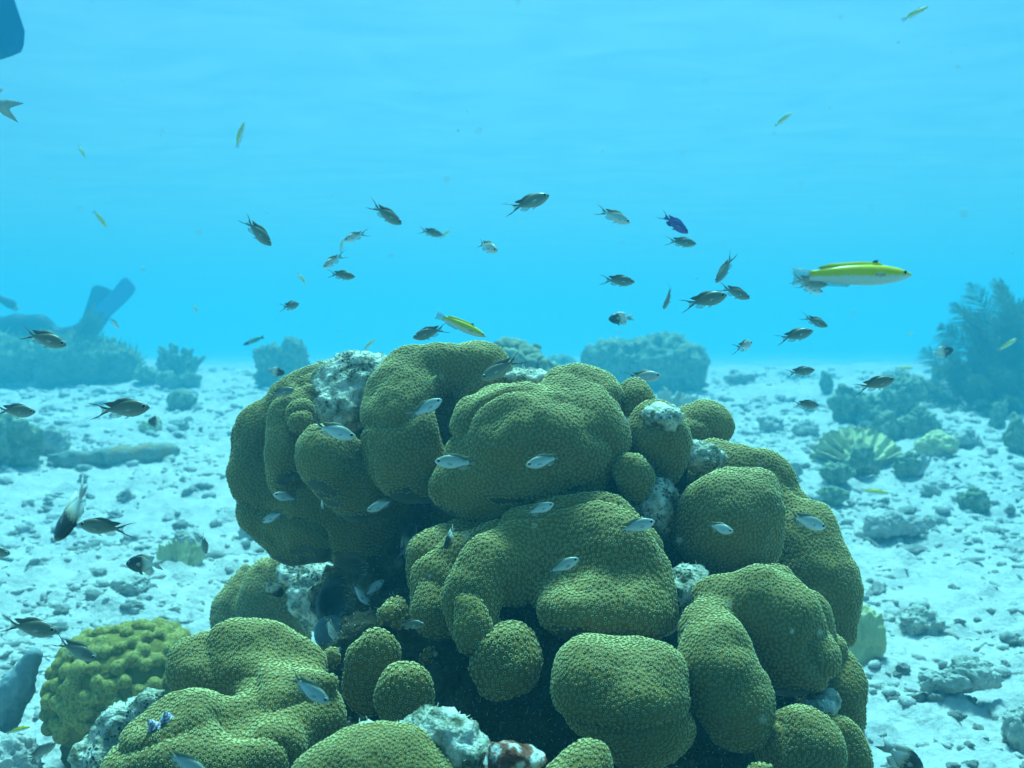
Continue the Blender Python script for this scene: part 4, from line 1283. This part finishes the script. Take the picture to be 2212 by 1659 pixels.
def fish_parts(kind, bend, pale=False):
    sp = SHAPES['wrasse' if kind == 'banded' else 'chromis' if kind == 'purple' else kind]
    bl = sp['bl']
    s = np.linspace(0, 1, 30) ** 1.25
    top, bot, wid = (np.interp(s, sp['s'], sp[k]) for k in ('top', 'bot', 'wid'))
    n = 16
    a = np.arange(n) * 2 * math.pi / n
    x = .5 - s * bl
    ca, sa = np.cos(a), np.sin(a)
    hz = np.where(sa[None] > 0, top[:, None], bot[:, None]) * sa[None]
    wy = wid[:, None] * np.sign(ca)[None] * np.abs(ca)[None] ** .85
    V = np.stack([x[:, None] + 0 * a[None], wy, hz], 2).reshape(-1, 3)
    shade = np.repeat(sa[None], len(s), 0).ravel()
    along = (V[:, 0] - .5 + bl / 2) / (bl / 2)
    V = bent(V, bend)
    i = np.arange(n); j = (i + 1) % n
    Q = np.concatenate([np.stack([i + g * n, i + (g + 1) * n, j + (g + 1) * n, j + g * n], 1) for g in range(len(s) - 1)])
    m = len(s) - 1
    T = np.concatenate([np.stack([np.full(n - 2, 0), i[2:], i[1:-1]], 1), np.stack([np.full(n - 2, m * n), m * n + i[1:-1], m * n + i[2:]], 1)])
    bm_ = M['chromis_pale'] if pale else M[kind]
    P_ = [('body', mesh_np('fish_body', V, [Q, T], bm_, {'shade': shade, 'along': along}), None)]
    tx = .5 - bl
    if kind in ('chromis', 'purple'):
        fm = M['fin_purple'] if kind == 'purple' else M['fin_dark']
        web = M['fin_purple'] if kind == 'purple' else M['fin_clear']
        t1 = [(tx + .03, .036), (tx - .04, .060), (tx - .16, .115), (-.5, .150), (tx - .13, .085), (tx - .06, .030), (tx + .02, .004)]
        P_.append(('tail_fin', fin_mesh('tail_fin', t1, fm, .006, bend), None))
        P_.append(('tail_fin', fin_mesh('tail_fin', [(p, -q) for p, q in t1][::-1], fm, .006, bend), None))
        w = [(tx + .02, .028), (tx - .05, .036), (tx - .105, .066), (tx - .07, 0), (tx - .105, -.066), (tx - .05, -.036), (tx + .02, -.028)]
        P_.append(('tail_web', fin_mesh('tail_web', w, web, .003, bend), None))
        d = [(.30, .112), (.24, .150), (.12, .182), (.0, .172), (-.08, .135), (-.17, .130), (-.24, .112), (-.17, .060), (-.10, .035), (.05, .075), (.22, .085)]
        P_.append(('dorsal_fin', fin_mesh('dorsal_fin', d, fm if not pale else M['fin_mid'], .006, bend), None))
        an = [(.05, -.105), (-.04, -.150), (-.12, -.142), (-.18, -.098), (-.12, -.030), (-.03, -.060)]
        P_.append(('anal_fin', fin_mesh('anal_fin', an, web, .005, bend), None))
        pv = [(.20, -.110), (.12, -.165), (.06, -.168), (.12, -.118)]
        P_.append(('pelvic_fin', fin_mesh('pelvic_fin', pv, web, .005, bend), None))
        pec = [(.255, -.020), (.20, .000), (.14, -.010), (.12, -.035), (.16, -.050), (.22, -.046)]
        y0, ez, ex, er = .060, .030, .420, .040
    elif kind in ('wrasse', 'banded'):
        pale_ = M['fin_pale'] if kind == 'wrasse' else M['banded']
        t1 = [(tx + .03, .046), (tx - .06, .070), (-.5, .082), (-.485, 0), (-.5, -.082), (tx - .06, -.070), (tx + .03, -.044)]
        P_.append(('tail_fin', fin_mesh('tail_fin', t1, M['fin_clear'] if kind == 'wrasse' else M['fin_mid'], .006, bend), None))
        d = [(.26, .078), (.22, .112), (.05, .118), (-.20, .104), (-.30, .072), (-.22, .030), (.05, .050)]
        P_.append(('dorsal_fin', fin_mesh('dorsal_fin', d, M['wrasse'] if kind == 'wrasse' else M['fin_mid'], .005, bend), None))
        sp_ = [(.20, .108), (.215, .130), (.17, .128), (.16, .108)]
        if kind == 'wrasse':
            P_.append(('dorsal_spot', fin_mesh('dorsal_spot', sp_, M['fin_black'], .008, bend), None))
        an = [(.0, -.060), (-.05, -.104), (-.22, -.092), (-.30, -.064), (-.20, -.030)]
        P_.append(('anal_fin', fin_mesh('anal_fin', an, M['fin_clear'], .005, bend), None))
        pec = [(.27, .0), (.22, .022), (.165, .018), (.16, -.012), (.20, -.030)]
        y0, ez, ex, er = .052, .022, .435, .020
    else:
        t1 = [(tx + .03, .05), (tx - .08, .105), (-.5, .135), (tx - .15, .035), (tx - .13, 0), (tx - .15, -.035), (-.5, -.125), (tx - .08, -.10), (tx + .03, -.046)]
        P_.append(('tail_fin', fin_mesh('tail_fin', t1, M['fin_pale'], .006, bend), None))
        d = [(.30, .165), (.22, .225), (.05, .262), (-.08, .255), (-.24, .19), (-.17, .05), (.0, .11)]
        P_.append(('dorsal_fin', fin_mesh('dorsal_fin', d, M['bicolor'], .007, bend), None))
        an = [(.06, -.19), (-.04, -.25), (-.14, -.255), (-.24, -.16), (-.16, -.05), (-.04, -.10)]
        P_.append(('anal_fin', fin_mesh('anal_fin', an, M['bicolor'], .007, bend), None))
        pv = [(.20, -.165), (.12, -.255), (.05, -.27), (.10, -.18)]
        P_.append(('pelvic_fin', fin_mesh('pelvic_fin', pv, M['fin_black'], .006, bend), None))
        pec = [(.24, .0), (.18, .04), (.10, .04), (.08, -.02), (.14, -.05)]
        y0, ez, ex, er = .072, .055, .405, .026
    for sgn in (-1, 1):
        P_.append(('pectoral_fin', fin_mesh('pectoral_fin', pec, M['fin_clear'], .003, bend, sgn * y0 * .92, sgn * .35, (.27, 0)), None))
        ic = ICO2
        wloc = float(np.interp((.5 - ex) / bl, sp['s'], sp['wid']))
        v = ic[0] * np.array([er, er * .45, er])
        dist = np.abs(ic[0][ic[1]].mean(1)[:, 1])
        idx = (dist < .55).astype(int) if not kind == 'purple' else np.zeros(len(ic[1]), int)
        v = bent(v + np.array([ex, sgn * wloc * .86, ez]), bend)
        P_.append(('eye', mesh_np('eye', v, [ic[1]], [M['eye_dark'], M['eye_ring']], None, True, idx), None))
    return P_

PARTS = {}
def place_fish(kind, hx, hy, tx_, ty, label, yaw=0, bend=0, pale=False, size=None, depth=None, roll=0, front=True, group=None):
    """head at pixel (hx, hy), tail tip at pixel (tx_, ty); yaw turns the head away (+) or towards (-) the camera"""
    key = (kind, bend, pale)
    dx, dy = (hx - tx_) * K, -(hy - ty) * K
    Lp = math.hypot(dx, dy)
    size = size or {'chromis': .095, 'wrasse': .11, 'bicolor': .085, 'purple': .10, 'banded': .12}[kind]
    cyaw = math.cos(math.radians(yaw))
    d = depth or size * cyaw / Lp
    mx, my = (hx + tx_) / 2, (hy + ty) / 2
    if front:
        lim = 9
        for px, py in ((hx, hy), (mx, my), (tx_, ty)):
            rd = reef_depth(px, py)[0]
            if rd: lim = min(lim, rd - .10)
        d = min(d, lim)
    size = Lp * d / cyaw
    fw = (RGT * dx - UPV * -dy) / Lp * cyaw + FWD * math.sin(math.radians(yaw))
    fw /= np.linalg.norm(fw)
    up = np.array([0, 0, 1.0]) if abs(fw[2]) < .97 else np.array([math.copysign(1, -dx or 1), 0, .2])
    lf = np.cross(up, fw); lf /= np.linalg.norm(lf)
    up = np.cross(fw, lf)
    r = math.radians(roll)
    lf, up = lf * math.cos(r) + up * math.sin(r), up * math.cos(r) - lf * math.sin(r)
    p = P(mx, my, d)
    names = {'chromis': 'forktail_fish', 'wrasse': 'slender_fish', 'bicolor': 'two_tone_fish', 'purple': 'purple_fish', 'banded': 'banded_fish'}
    o = bpy.data.objects.new(names[kind], None)
    o.empty_display_size = .02
    COL.objects.link(o)
    m = Matrix(((fw[0], lf[0], up[0], p[0]), (fw[1], lf[1], up[1], p[1]), (fw[2], lf[2], up[2], p[2]), (0, 0, 0, 1)))
    o.matrix_world = m @ Matrix.Scale(float(size), 4)
    tag(o, label, 'fish', group)
    if key not in PARTS:
        PARTS[key] = fish_parts(kind, bend, pale)
    for nm, me, lab in PARTS[key]:
        obj(nm, me, o)
    return o

G1, G2, G3 = 'brown forked tail fish schooling over the reef', 'small yellow slender fish', 'two tone black and white fish'
FISH = [
 # kind, head, tail, yaw, bend, pale, extra, label
 ('chromis', 584, 530, 522, 466, 8, 0, 0, {}, 'dark forktail fish diving steeply to the right in open water, upper left'),
 ('chromis', 866, 482, 794, 440, 20, 0, 0, {}, 'slim forktail fish heading down right, above the pale fish left of centre'),
 ('chromis', 746, 522, 791, 499, -35, .6, 1, {'size': .085}, 'pale forktail fish curving towards the camera and down left'),
 ('chromis', 703, 580, 738, 545, -40, .6, 1, {'size': .085}, 'small pale forktail fish pointing down left, below the curving pale one'),
 ('chromis', 767, 598, 703, 591, 0, 0, 0, {'size': .085}, 'forktail fish level and facing right, just under the small pale one'),
 ('chromis', 956, 507, 902, 497, 15, 0, 0, {'size': .085}, 'forktail fish facing right with a faint yellow fish at its nose'),
 ('chromis', 1075, 546, 1025, 518, -42, .3, 1, {'size': .085}, 'small forktail fish turning towards the camera, centre of the open water'),
 ('chromis', 1186, 424, 1091, 456, -14, 0, 0, {'size': .105}, 'largest highest forktail fish, rising to the right at top centre of the school'),
 ('chromis', 1361, 481, 1285, 451, 10, 0, 1, {}, 'pale slim forktail fish heading down right, left of the purple fish'),
 ('chromis', 1504, 527, 1435, 519, 0, 0, 0, {}, 'forktail fish directly below the purple fish'),
 ('chromis', 1371, 609, 1293, 604, 0, 0, 0, {}, 'forktail fish facing right with raised fin, above the round black and yellow fish'),
 ('chromis', 1435, 667, 1456, 617, 30, .5, 0, {'size': .08, 'roll': 20}, 'curved forktail fish seen edge on, nose down, left of the two big overlapping fish'),
 ('chromis', 1548, 610, 1590, 546, 12, .3, 0, {'roll': 30}, 'steep nose down forktail fish, highest of the right hand cluster'),
 ('chromis', 1621, 644, 1549, 617, 8, 0, 0, {}, 'forktail fish heading down right, right one of the overlapping pair'),
 ('chromis', 1569, 638, 1467, 662, -8, 0, 0, {'size': .105}, 'big forktail fish, left one of the overlapping pair'),
 ('chromis', 1787, 616, 1704, 600, 0, 0, 0, {'size': .1}, 'forktail fish half hidden under the tail of the large blurred yellow fish'),
 ('chromis', 1778, 632, 1716, 612, 0, 0, 1, {'size': .1}, 'pale forktail fish overlapped by the one under the large blurred yellow fish'),
 ('chromis', 1785, 706, 1731, 681, -20, 0, 0, {'size': .085}, 'plump forktail fish heading down right, upper of two close together on the right'),
 ('chromis', 1755, 715, 1675, 736, -8, 0, 0, {}, 'forktail fish rising right, lower of two close together on the right'),
 ('chromis', 1629, 740, 1585, 756, 52, .4, 1, {'size': .085}, 'small forktail fish turning away, alone right of the round boulder coral'),
 ('chromis', 1760, 799, 1694, 808, 0, 0, 0, {'size': .085}, 'dark forktail fish just above the sand skyline on the right'),
 ('chromis', 1931, 819, 1843, 842, -6, 0, 0, {}, 'dark brown forktail fish rising over the dark rock pile'),
 ('chromis', 1770, 876, 1706, 872, 0, 0, 0, {'size': .085}, 'dark brown forktail fish level over the sand, left of the rock pile'),
 ('chromis', 1427, 812, 1346, 815, -12, 0, 1, {}, 'pale bronze forktail fish in front of the large round boulder coral'),
 ('chromis', 141, 746, 38, 716, 6, 0, 0, {}, 'dark forktail fish with white belly in front of the far left coral mounds'),
 ('chromis', 77, 890, -20, 886, 0, 0, 0, {}, 'dark forktail fish cut at the tail by the left edge'),
 ('chromis', 323, 880, 193, 888, 0, 0, 0, {'size': .105}, 'large forktail fish level over the left hand sand'),
 ('chromis', 639, 655, 612, 668, 62, .2, 0, {'size': .085}, 'small dark forktail fish facing away, alone above the left skyline'),
 ('chromis', 252, 708, 240, 686, 40, 0, 1, {'size': .09}, 'tiny faint forktail fish above the far left mounds'),
 ('chromis', 637, 841, 572, 856, -5, 0, 0, {'size': .085}, 'bluish forktail fish passing the top left corner of the largest coral'),
 ('chromis', 766, 945, 664, 914, 6, 0, 1, {}, 'pale forktail fish heading down right before the left lobes of the largest coral'),
 ('chromis', 892, 730, 972, 706, 0, 0, 0, {}, 'grey forktail fish facing left beside the yellow fish on top of the reef'),
 ('chromis', 955, 863, 874, 907, -5, 0, 1, {}, 'forktail fish rising right in the middle of the upper coral head'),
 ('chromis', 1040, 820, 1134, 768, 0, 0, 0, {'size': .1}, 'grey forktail fish heading down left across the top of the reef, dark tail tips'),
 ('chromis', 939, 997, 1046, 1000, 0, 0, 1, {'size': .1}, 'silvery forktail fish facing left in front of the large centre lobe'),
 ('chromis', 1136, 1005, 1224, 984, -12, .2, 1, {}, 'silvery forktail fish with raised fin facing left, under the large centre lobe'),
 ('chromis', 794, 1102, 860, 1078, -18, 0, 1, {'size': .085}, 'pale forktail fish facing left in the dark under the upper coral head'),
 ('chromis', 1196, 1088, 1126, 1114, -8, 0, 1, {'size': .085}, 'pale forktail fish rising right, just above the middle coral head'),
 ('chromis', 1414, 1125, 1323, 1152, -8, 0, 1, {}, 'pale forktail fish rising right over the right shoulder of the middle head'),
 ('chromis', 1250, 1206, 1170, 1246, 0, 0, 1, {'size': .085}, 'pale blue forktail fish rising right across the face of the middle head'),
 ('chromis', 1579, 1146, 1522, 1133, -38, 0, 1, {'size': .085}, 'plump pale forktail fish in shadow before the right lobe'),
 ('chromis', 1785, 1141, 1690, 1108, 5, 0, 1, {}, 'forktail fish heading down right on the outer right lobe'),
 ('chromis', 594, 1066, 650, 1084, -30, .2, 1, {'size': .085}, 'plump white forktail fish facing left under the far left lobe'),
 ('chromis', 567, 1128, 621, 1102, 0, .2, 1, {'size': .075}, 'small white forktail fish facing down left, just below the plump white one'),
 ('chromis', 700, 1098, 690, 1070, -45, .2, 1, {'size': .08}, 'white forktail fish half hidden nose down in the shade of the left lobes'),
 ('chromis', 798, 1308, 753, 1250, 10, .4, 1, {'size': .085}, 'slim pale forktail fish nose down in the crevice left of the middle head'),
 ('chromis', 828, 1254, 778, 1296, 10, .2, 1, {'size': .085}, 'pale forktail fish rising right, crossing the slim nose down one'),
 ('chromis', 728, 1384, 697, 1326, -12, .4, 1, {'size': .085}, 'pale forktail fish diving beside the front left coral head'),
 ('chromis', 918, 1347, 850, 1352, -12, 0, 0, {'size': .08}, 'olive forktail fish facing right above the blunt coral knob'),
 ('chromis', 710, 1517, 613, 1455, 0, 0, 1, {'depth': 1.4}, 'bright blue grey forktail fish diving right over the front left coral head'),
 ('chromis', 446, 1672, 340, 1618, 0, 0, 1, {'depth': 1.2}, 'blurred blue forktail fish leaving the bottom edge over the front left coral'),
 ('chromis', 170, 1132, 291, 1149, 0, 0, 0, {'size': .1}, 'forktail fish facing left, its nose against the big blurred two tone fish'),
 ('chromis', 443, 1198, 436, 1150, 20, .4, 0, {'size': .08, 'roll': 40}, 'small forktail fish seen edge on, nose down beside the pale ribbed coral'),
 ('chromis', 125, 1364, -8, 1348, 0, 0, 0, {'size': .1}, 'large dark backed forktail fish entering from the left edge, above another'),
 ('chromis', 208, 1425, 108, 1381, 5, 0, 0, {'size': .09}, 'dark backed forktail fish diving right at the yellow knobbly coral'),
 ('chromis', 118, 1606, 54, 1648, 10, 0, 0, {'size': .085}, 'dim forktail fish seen from behind in the lower left corner'),
 ('chromis', 22, 1196, -70, 1186, 0, 0, 0, {'size': .09}, 'forktail fish with only its head past the left edge'),
 ('bicolor', -118, 172, 32, 246, 10, 0, 0, {'size': .13}, 'fish with only its pale tail poking in at the upper left edge'),
 ('purple', 1486, 504, 1423, 458, 0, 0, 0, {}, 'purple forktail fish diving right, above the school on the right'),
 ('wrasse', 1968, 594, 1722, 594, 0, 0, 0, {'size': .14}, 'large blurred yellow and white slender fish, nearest on the right'),
 ('wrasse', 1049, 727, 942, 680, 0, 0, 0, {'size': .105}, 'bright yellow slender fish skimming the highest coral lobe'),
 ('wrasse', 2005, 15, 1954, 41, 0, .6, 0, {'size': .1}, 'yellow backed slender fish in the upper right corner'),
 ('wrasse', 1710, 244, 1676, 272, 0, .4, 0, {'size': .1}, 'small greenish slender fish alone in the upper right water'),
 ('wrasse', 528, 264, 510, 318, 0, .3, 0, {'size': .11}, 'bluish slender fish standing nose up in the upper left water'),
 ('wrasse', 185, 342, 167, 313, 0, 0, 0, {'size': .12}, 'faint slender fish near the left edge, upper of two'),
 ('wrasse', 231, 492, 202, 456, 0, 0, 0, {'size': .12}, 'faint slender fish near the left edge, lower of two'),
 ('wrasse', 427, 677, 415, 656, 0, .6, 0, {'size': .11}, 'tiny faint slender fish over the far left skyline'),
 ('wrasse', 661, 614, 640, 589, 0, .5, 0, {'size': .09}, 'tiny curved yellow slender fish above the small dark fish facing away'),
 ('wrasse', 810, 734, 784, 757, 0, .5, 0, {'size': .08}, 'small yellow slender fish nose up behind the left part of the reef'),
 ('wrasse', 682, 779, 704, 787, 0, 0, 0, {'size': .05}, 'tiny yellow slender fish resting on the left top lobe'),
 ('wrasse', 944, 811, 921, 826, 0, 0, 0, {'size': .05}, 'tiny yellow slender fish in the dark hollow of the highest lobe'),
 ('wrasse', 741, 516, 736, 546, 0, 0, 0, {'size': .09}, 'tiny yellow slender fish behind the pale curving forktail'),
 ('wrasse', 972, 497, 952, 515, 0, 0, 0, {'size': .08}, 'faint yellow slender fish at the nose of a forktail fish'),
 ('wrasse', 2196, 731, 2157, 758, 0, 0, 0, {'size': .12}, 'yellow slender fish in front of the tall sea plume'),
 ('wrasse', 1973, 796, 1936, 795, 0, 0, 0, {'size': .12}, 'faint whitish slender fish level with the sand skyline'),
 ('wrasse', 1921, 1066, 1862, 1060, 0, .5, 0, {'size': .13}, 'pale slender fish low over the sand beneath the fan coral'),
 ('wrasse', 1973, 718, 1958, 726, 0, 0, 0, {'size': .1}, 'speck sized faint slender fish left of the sea plumes'),
 ('wrasse', 66, 1570, 18, 1581, 0, 0, 0, {'size': .05}, 'tiny yellow slender fish on the dead stone in the lower left corner'),
 ('banded', 525, 745, 571, 728, 0, 0, 0, {}, 'dark headed banded slender fish near the twin coral head'),
 ('bicolor', 1314, 690, 1368, 686, -15, 0, 0, {}, 'round black and yellow two tone fish in open water above the round boulder'),
 ('bicolor', 2060, 755, 2012, 766, 0, 0, 0, {}, 'black headed two tone fish before the bushy sea plume'),
 ('bicolor', 616, 806, 578, 800, -15, 0, 0, {'depth': 3.0, 'front': False}, 'dark two tone fish behind the top left corner of the reef'),
 ('bicolor', 327, 909, 350, 912, -62, 0, 0, {}, 'black two tone fish facing the camera over the left hand sand'),
 ('bicolor', 119, 1168, 202, 1042, 0, .3, 0, {'size': .09, 'roll': 48}, 'large blurred two tone fish nose down, nearest on the left'),
 ('bicolor', 272, 1218, 358, 1219, 0, 0, 0, {}, 'two tone fish facing left in front of the pale ribbed coral'),
 ('bicolor', 604, 1294, 580, 1252, 40, 0, 0, {'size': .06, 'roll': 50}, 'small dark two tone fish on the grooved dome coral'),
 ('bicolor', 962, 1183, 984, 1140, -40, 0, 0, {'size': .07}, 'small black two tone fish nose down at the left end of the middle head'),
 ('bicolor', 892, 1128, 876, 1208, 10, .4, 0, {'size': .09}, 'dark two tone fish nose up in the shade behind the middle head'),
 ('bicolor', 1994, 1668, 1902, 1608, 0, .4, 0, {'size': .09}, 'blurred two tone fish diving out of the bottom edge at lower right'),
]
BENDS = (0, .22, -.22, .4, -.4)
for i_, f in enumerate(FISH):
    kind, hx, hy, tx_, ty, yaw, bend, pale, kw, label = f
    bend = bend or BENDS[(i_ * 7) % 5]
    if 'roll' not in kw: kw['roll'] = (i_ * 37) % 17 - 8
    grp = {'chromis': G1, 'purple': None, 'wrasse': G2, 'bicolor': G3, 'banded': None}[kind]
    place_fish(kind, hx, hy, tx_, ty, label, yaw, bend, bool(pale), group=grp, **kw)

# ------------------------------------------------------------------ divers
M['wetsuit'] = noise_mat('wetsuit', [(.3, (.012, .018, .03)), (.7, (.022, .03, .05))], 6, 3, rough=.6)
M['swimfin'] = noise_mat('swimfin_blue', [(.3, (.012, .07, .24)), (.7, (.02, .10, .30))], 4, 2, rough=.5)
M['swimfin_dark'] = noise_mat('swimfin_dark', [(.3, (.004, .15, .34)), (.7, (.006, .19, .42))], 4, 2, rough=.5)
M['skin'] = plain_mat('skin', (.45, .28, .2))

def fin_blade(base, tip, side, w0, w1, th=.012, seed=0):
    """a swim fin blade between two points: ribs along its edges, rounded end"""
    base, tip, side = np.array(base), np.array(tip), np.array(side, float)
    L = tip - base
    n = np.cross(L, side); n /= np.linalg.norm(n)
    side = np.cross(n, L); side /= np.linalg.norm(side)
    nu, nv = 15, 20
    t = np.linspace(0, 1, nv); u = np.linspace(-1, 1, nu)
    T, U = np.meshgrid(t, u, indexing='ij')
    w = (w0 + (w1 - w0) * np.sqrt(T)) / 2
    end = 1 - .02 * U ** 2 - .08 * np.clip((np.abs(U) - .7) / .3, 0, 1) ** 2
    C = base + L[None, None] * (T * end)[..., None] + side[None, None] * (U * w)[..., None] + n * (.05 * np.sin(T * 2.6) * np.linalg.norm(L))[..., None]
    rib = th * (.45 + .9 * (np.abs(U) > .86) + .35 * (np.abs(U) < .1)) * (1 - .6 * T)
    a_, b_ = (C + n * rib[..., None]).reshape(-1, 3), (C - n * rib[..., None]).reshape(-1, 3)
    a = (np.arange(nv - 1)[:, None] * nu + np.arange(nu - 1)[None]).ravel()
    N_ = nu * nv
    rim = np.concatenate([np.arange(nu), np.arange(1, nv) * nu + nu - 1, (nv - 1) * nu + np.arange(nu - 2, -1, -1), np.arange(nv - 2, 0, -1) * nu])
    r2 = np.roll(rim, -1)
    Q = np.concatenate([np.stack([a, a + 1, a + nu + 1, a + nu], 1), np.stack([a + nu, a + nu + 1, a + 1, a], 1) + N_, np.stack([r2, rim, rim + N_, r2 + N_], 1)])
    return np.concatenate([a_, b_]), Q

DD = 16.6
D0 = empty('person', P(0, 720, DD))
tag(D0, 'diver in dark wetsuit with long blue fins, beyond the far left mounds', 'person')
body = chain((-205, 688, DD, 17), (-180, 690, DD, 15), (-150, 696, DD, 26), (-90, 706, DD, 31), (-20, 712, DD, 27), (35, 714, DD, 31)) + \
    chain((40, 706, DD, 27), (85, 706, DD, 24), (128, 728, DD, 17)) + chain((128, 728, DD, 16), (155, 722, DD, 14), (180, 710, DD, 9)) + \
    chain((35, 722, DD + .3, 25), (90, 735, DD + .34, 19), (122, 748, DD + .34, 15)) + chain((122, 748, DD + .34, 14), (150, 748, DD + .34, 13), (178, 740, DD + .34, 9)) + \
    chain((-140, 680, DD - .15, 13), (-70, 622, DD - .2, 11), (-60, 618, DD - .2, 10), (22, 656, DD - .22, 7)) + chain((22, 656, DD - .22, 7), (30, 660, DD - .22, 6)) + \
    chain((-150, 704, DD + .2, 13), (-110, 760, DD + .3, 11), (-60, 770, DD + .2, 8))
v, q, N = grow(body, .10, .016, 0, 1, 0, 1, 0)
b0 = np.array(D0.location)
obj('body', mesh_np('body', v - b0, [q], M['wetsuit']), D0)
hand = []
for k, (ox, oy, ln) in enumerate(((9, 1, 9), (11, 3, 11), (11, 5, 11.5), (9, 7, 10), (2, 9, 7))):
    hand += chain((26 + ox * .2, 657 + oy * .7, DD - .22, 2.2), (27 + ox * .7, 659 + oy * .8 + 1, DD - .22, 2.0), (27 + ln, 660 + oy + 2, DD - .225, 1.6))
v, q, N = grow(hand + chain((24, 657, DD - .22, 5), (31, 662, DD - .22, 5)), .02, .007, 0, 1, 0, 1, 0)
obj('hand', mesh_np('hand', v - b0, [q], M['skin']), D0)
for (x0, y0, x1, y1, dd, sd_) in ((180, 708, 283, 606, DD, (RGT * .6 + UPV * .5)), (178, 740, 232, 622, DD + .34, (RGT * .7 + UPV * .3))):
    v, q = fin_blade(P(x0, y0, dd), P(x1, y1, dd + .1), sd_, .18, .50)
    v2, q2, _ = grow(chain((x0 - 14, y0 + 2, dd, 10), (x0 + 4, y0 - 4, dd, 12)), .03, .012, 0, 1, 0, 1, 0)
    V, Q = joinq([(v, q), (v2, q2)])
    obj('swim_fin', mesh_np('swim_fin', V - b0, [Q], M['swimfin']), D0)
v, q, N = grow(chain((-130, 662, DD, 18), (-30, 676, DD, 18), (-22, 678, DD, 12)), .02, .014, 0, 1, 0, 1, 0)
obj('air_tank', mesh_np('air_tank', v - b0, [q], M['eye_ring']), D0)

FD = 4.6
def drifting(n):
    rng = np.random.default_rng(77)
    v0, f0 = ico(1)
    d = .5 + 3.2 * rng.random(n)
    c = CAM + d[:, None] * (FWD + ((rng.random(n) * 2400 - 1200) * K)[:, None] * RGT + ((rng.random(n) * 1760 - 880) * K)[:, None] * UPV)
    r = .0004 + .0008 * rng.random(n) ** 3
    V = (c[:, None] + v0[None] * r[:, None, None] * rng.uniform(.6, 1.3, (n, 1, 3))).reshape(-1, 3)
    F = (f0[None] + (np.arange(n) * len(v0))[:, None, None]).reshape(-1, 3)
    tag(obj('drifting_particles', mesh_np('drifting_particles', V, [F], M['fin_pale'])), 'fine pale specks drifting in the water', 'particles', None, 'stuff')
drifting(900)

F0 = empty('swim_fin', P(-40, -20, FD))
tag(F0, 'dark blue swim fin tip of an unseen swimmer in the top left corner', 'swim fin')
b0 = np.array(F0.location)
v, q = fin_blade(P(-110, -330, FD), P(8, 132, FD), RGT * .93 + UPV * .32, .14, .26, .010)
obj('blade', mesh_np('blade', v - b0, [q], M['swimfin_dark']), F0)
v, q, N = grow(chain((-160, -420, FD, 24), (-120, -320, FD, 28)), .03, .01, 0, 1, 0, 1, 0)
obj('foot_pocket', mesh_np('foot_pocket', v - b0, [q], M['swimfin_dark']), F0)
# ------------------------------------------------------------------ the water's own haze
def build_haze():
    m = bpy.data.materials.new('haze'); m.use_nodes = True
    n, l = m.node_tree.nodes, m.node_tree.links
    n.clear()
    ou = n.new('ShaderNodeOutputMaterial')
    v = n.new('ShaderNodeVolumePrincipled')
    v.inputs['Color'].default_value = (.115, .66, .91, 1)
    v.inputs['Absorption Color'].default_value = (0, 0, 0, 1)
    v.inputs['Density'].default_value = .049
    v.inputs['Anisotropy'].default_value = .65
    l.new(v.outputs[0], ou.inputs['Volume'])
    a, b = (-110, -30, -1.4), (110, 135, 4.3)
    V = np.array([(x, y, z) for x in (a[0], b[0]) for y in (a[1], b[1]) for z in (a[2], b[2])])
    F = np.array([(0, 1, 3, 2), (4, 6, 7, 5), (0, 4, 5, 1), (2, 3, 7, 6), (0, 2, 6, 4), (1, 5, 7, 3)])
    o = obj('haze', mesh_np('haze', V, [F], m, smooth=False))
    tag(o, kind='stuff')
build_haze()
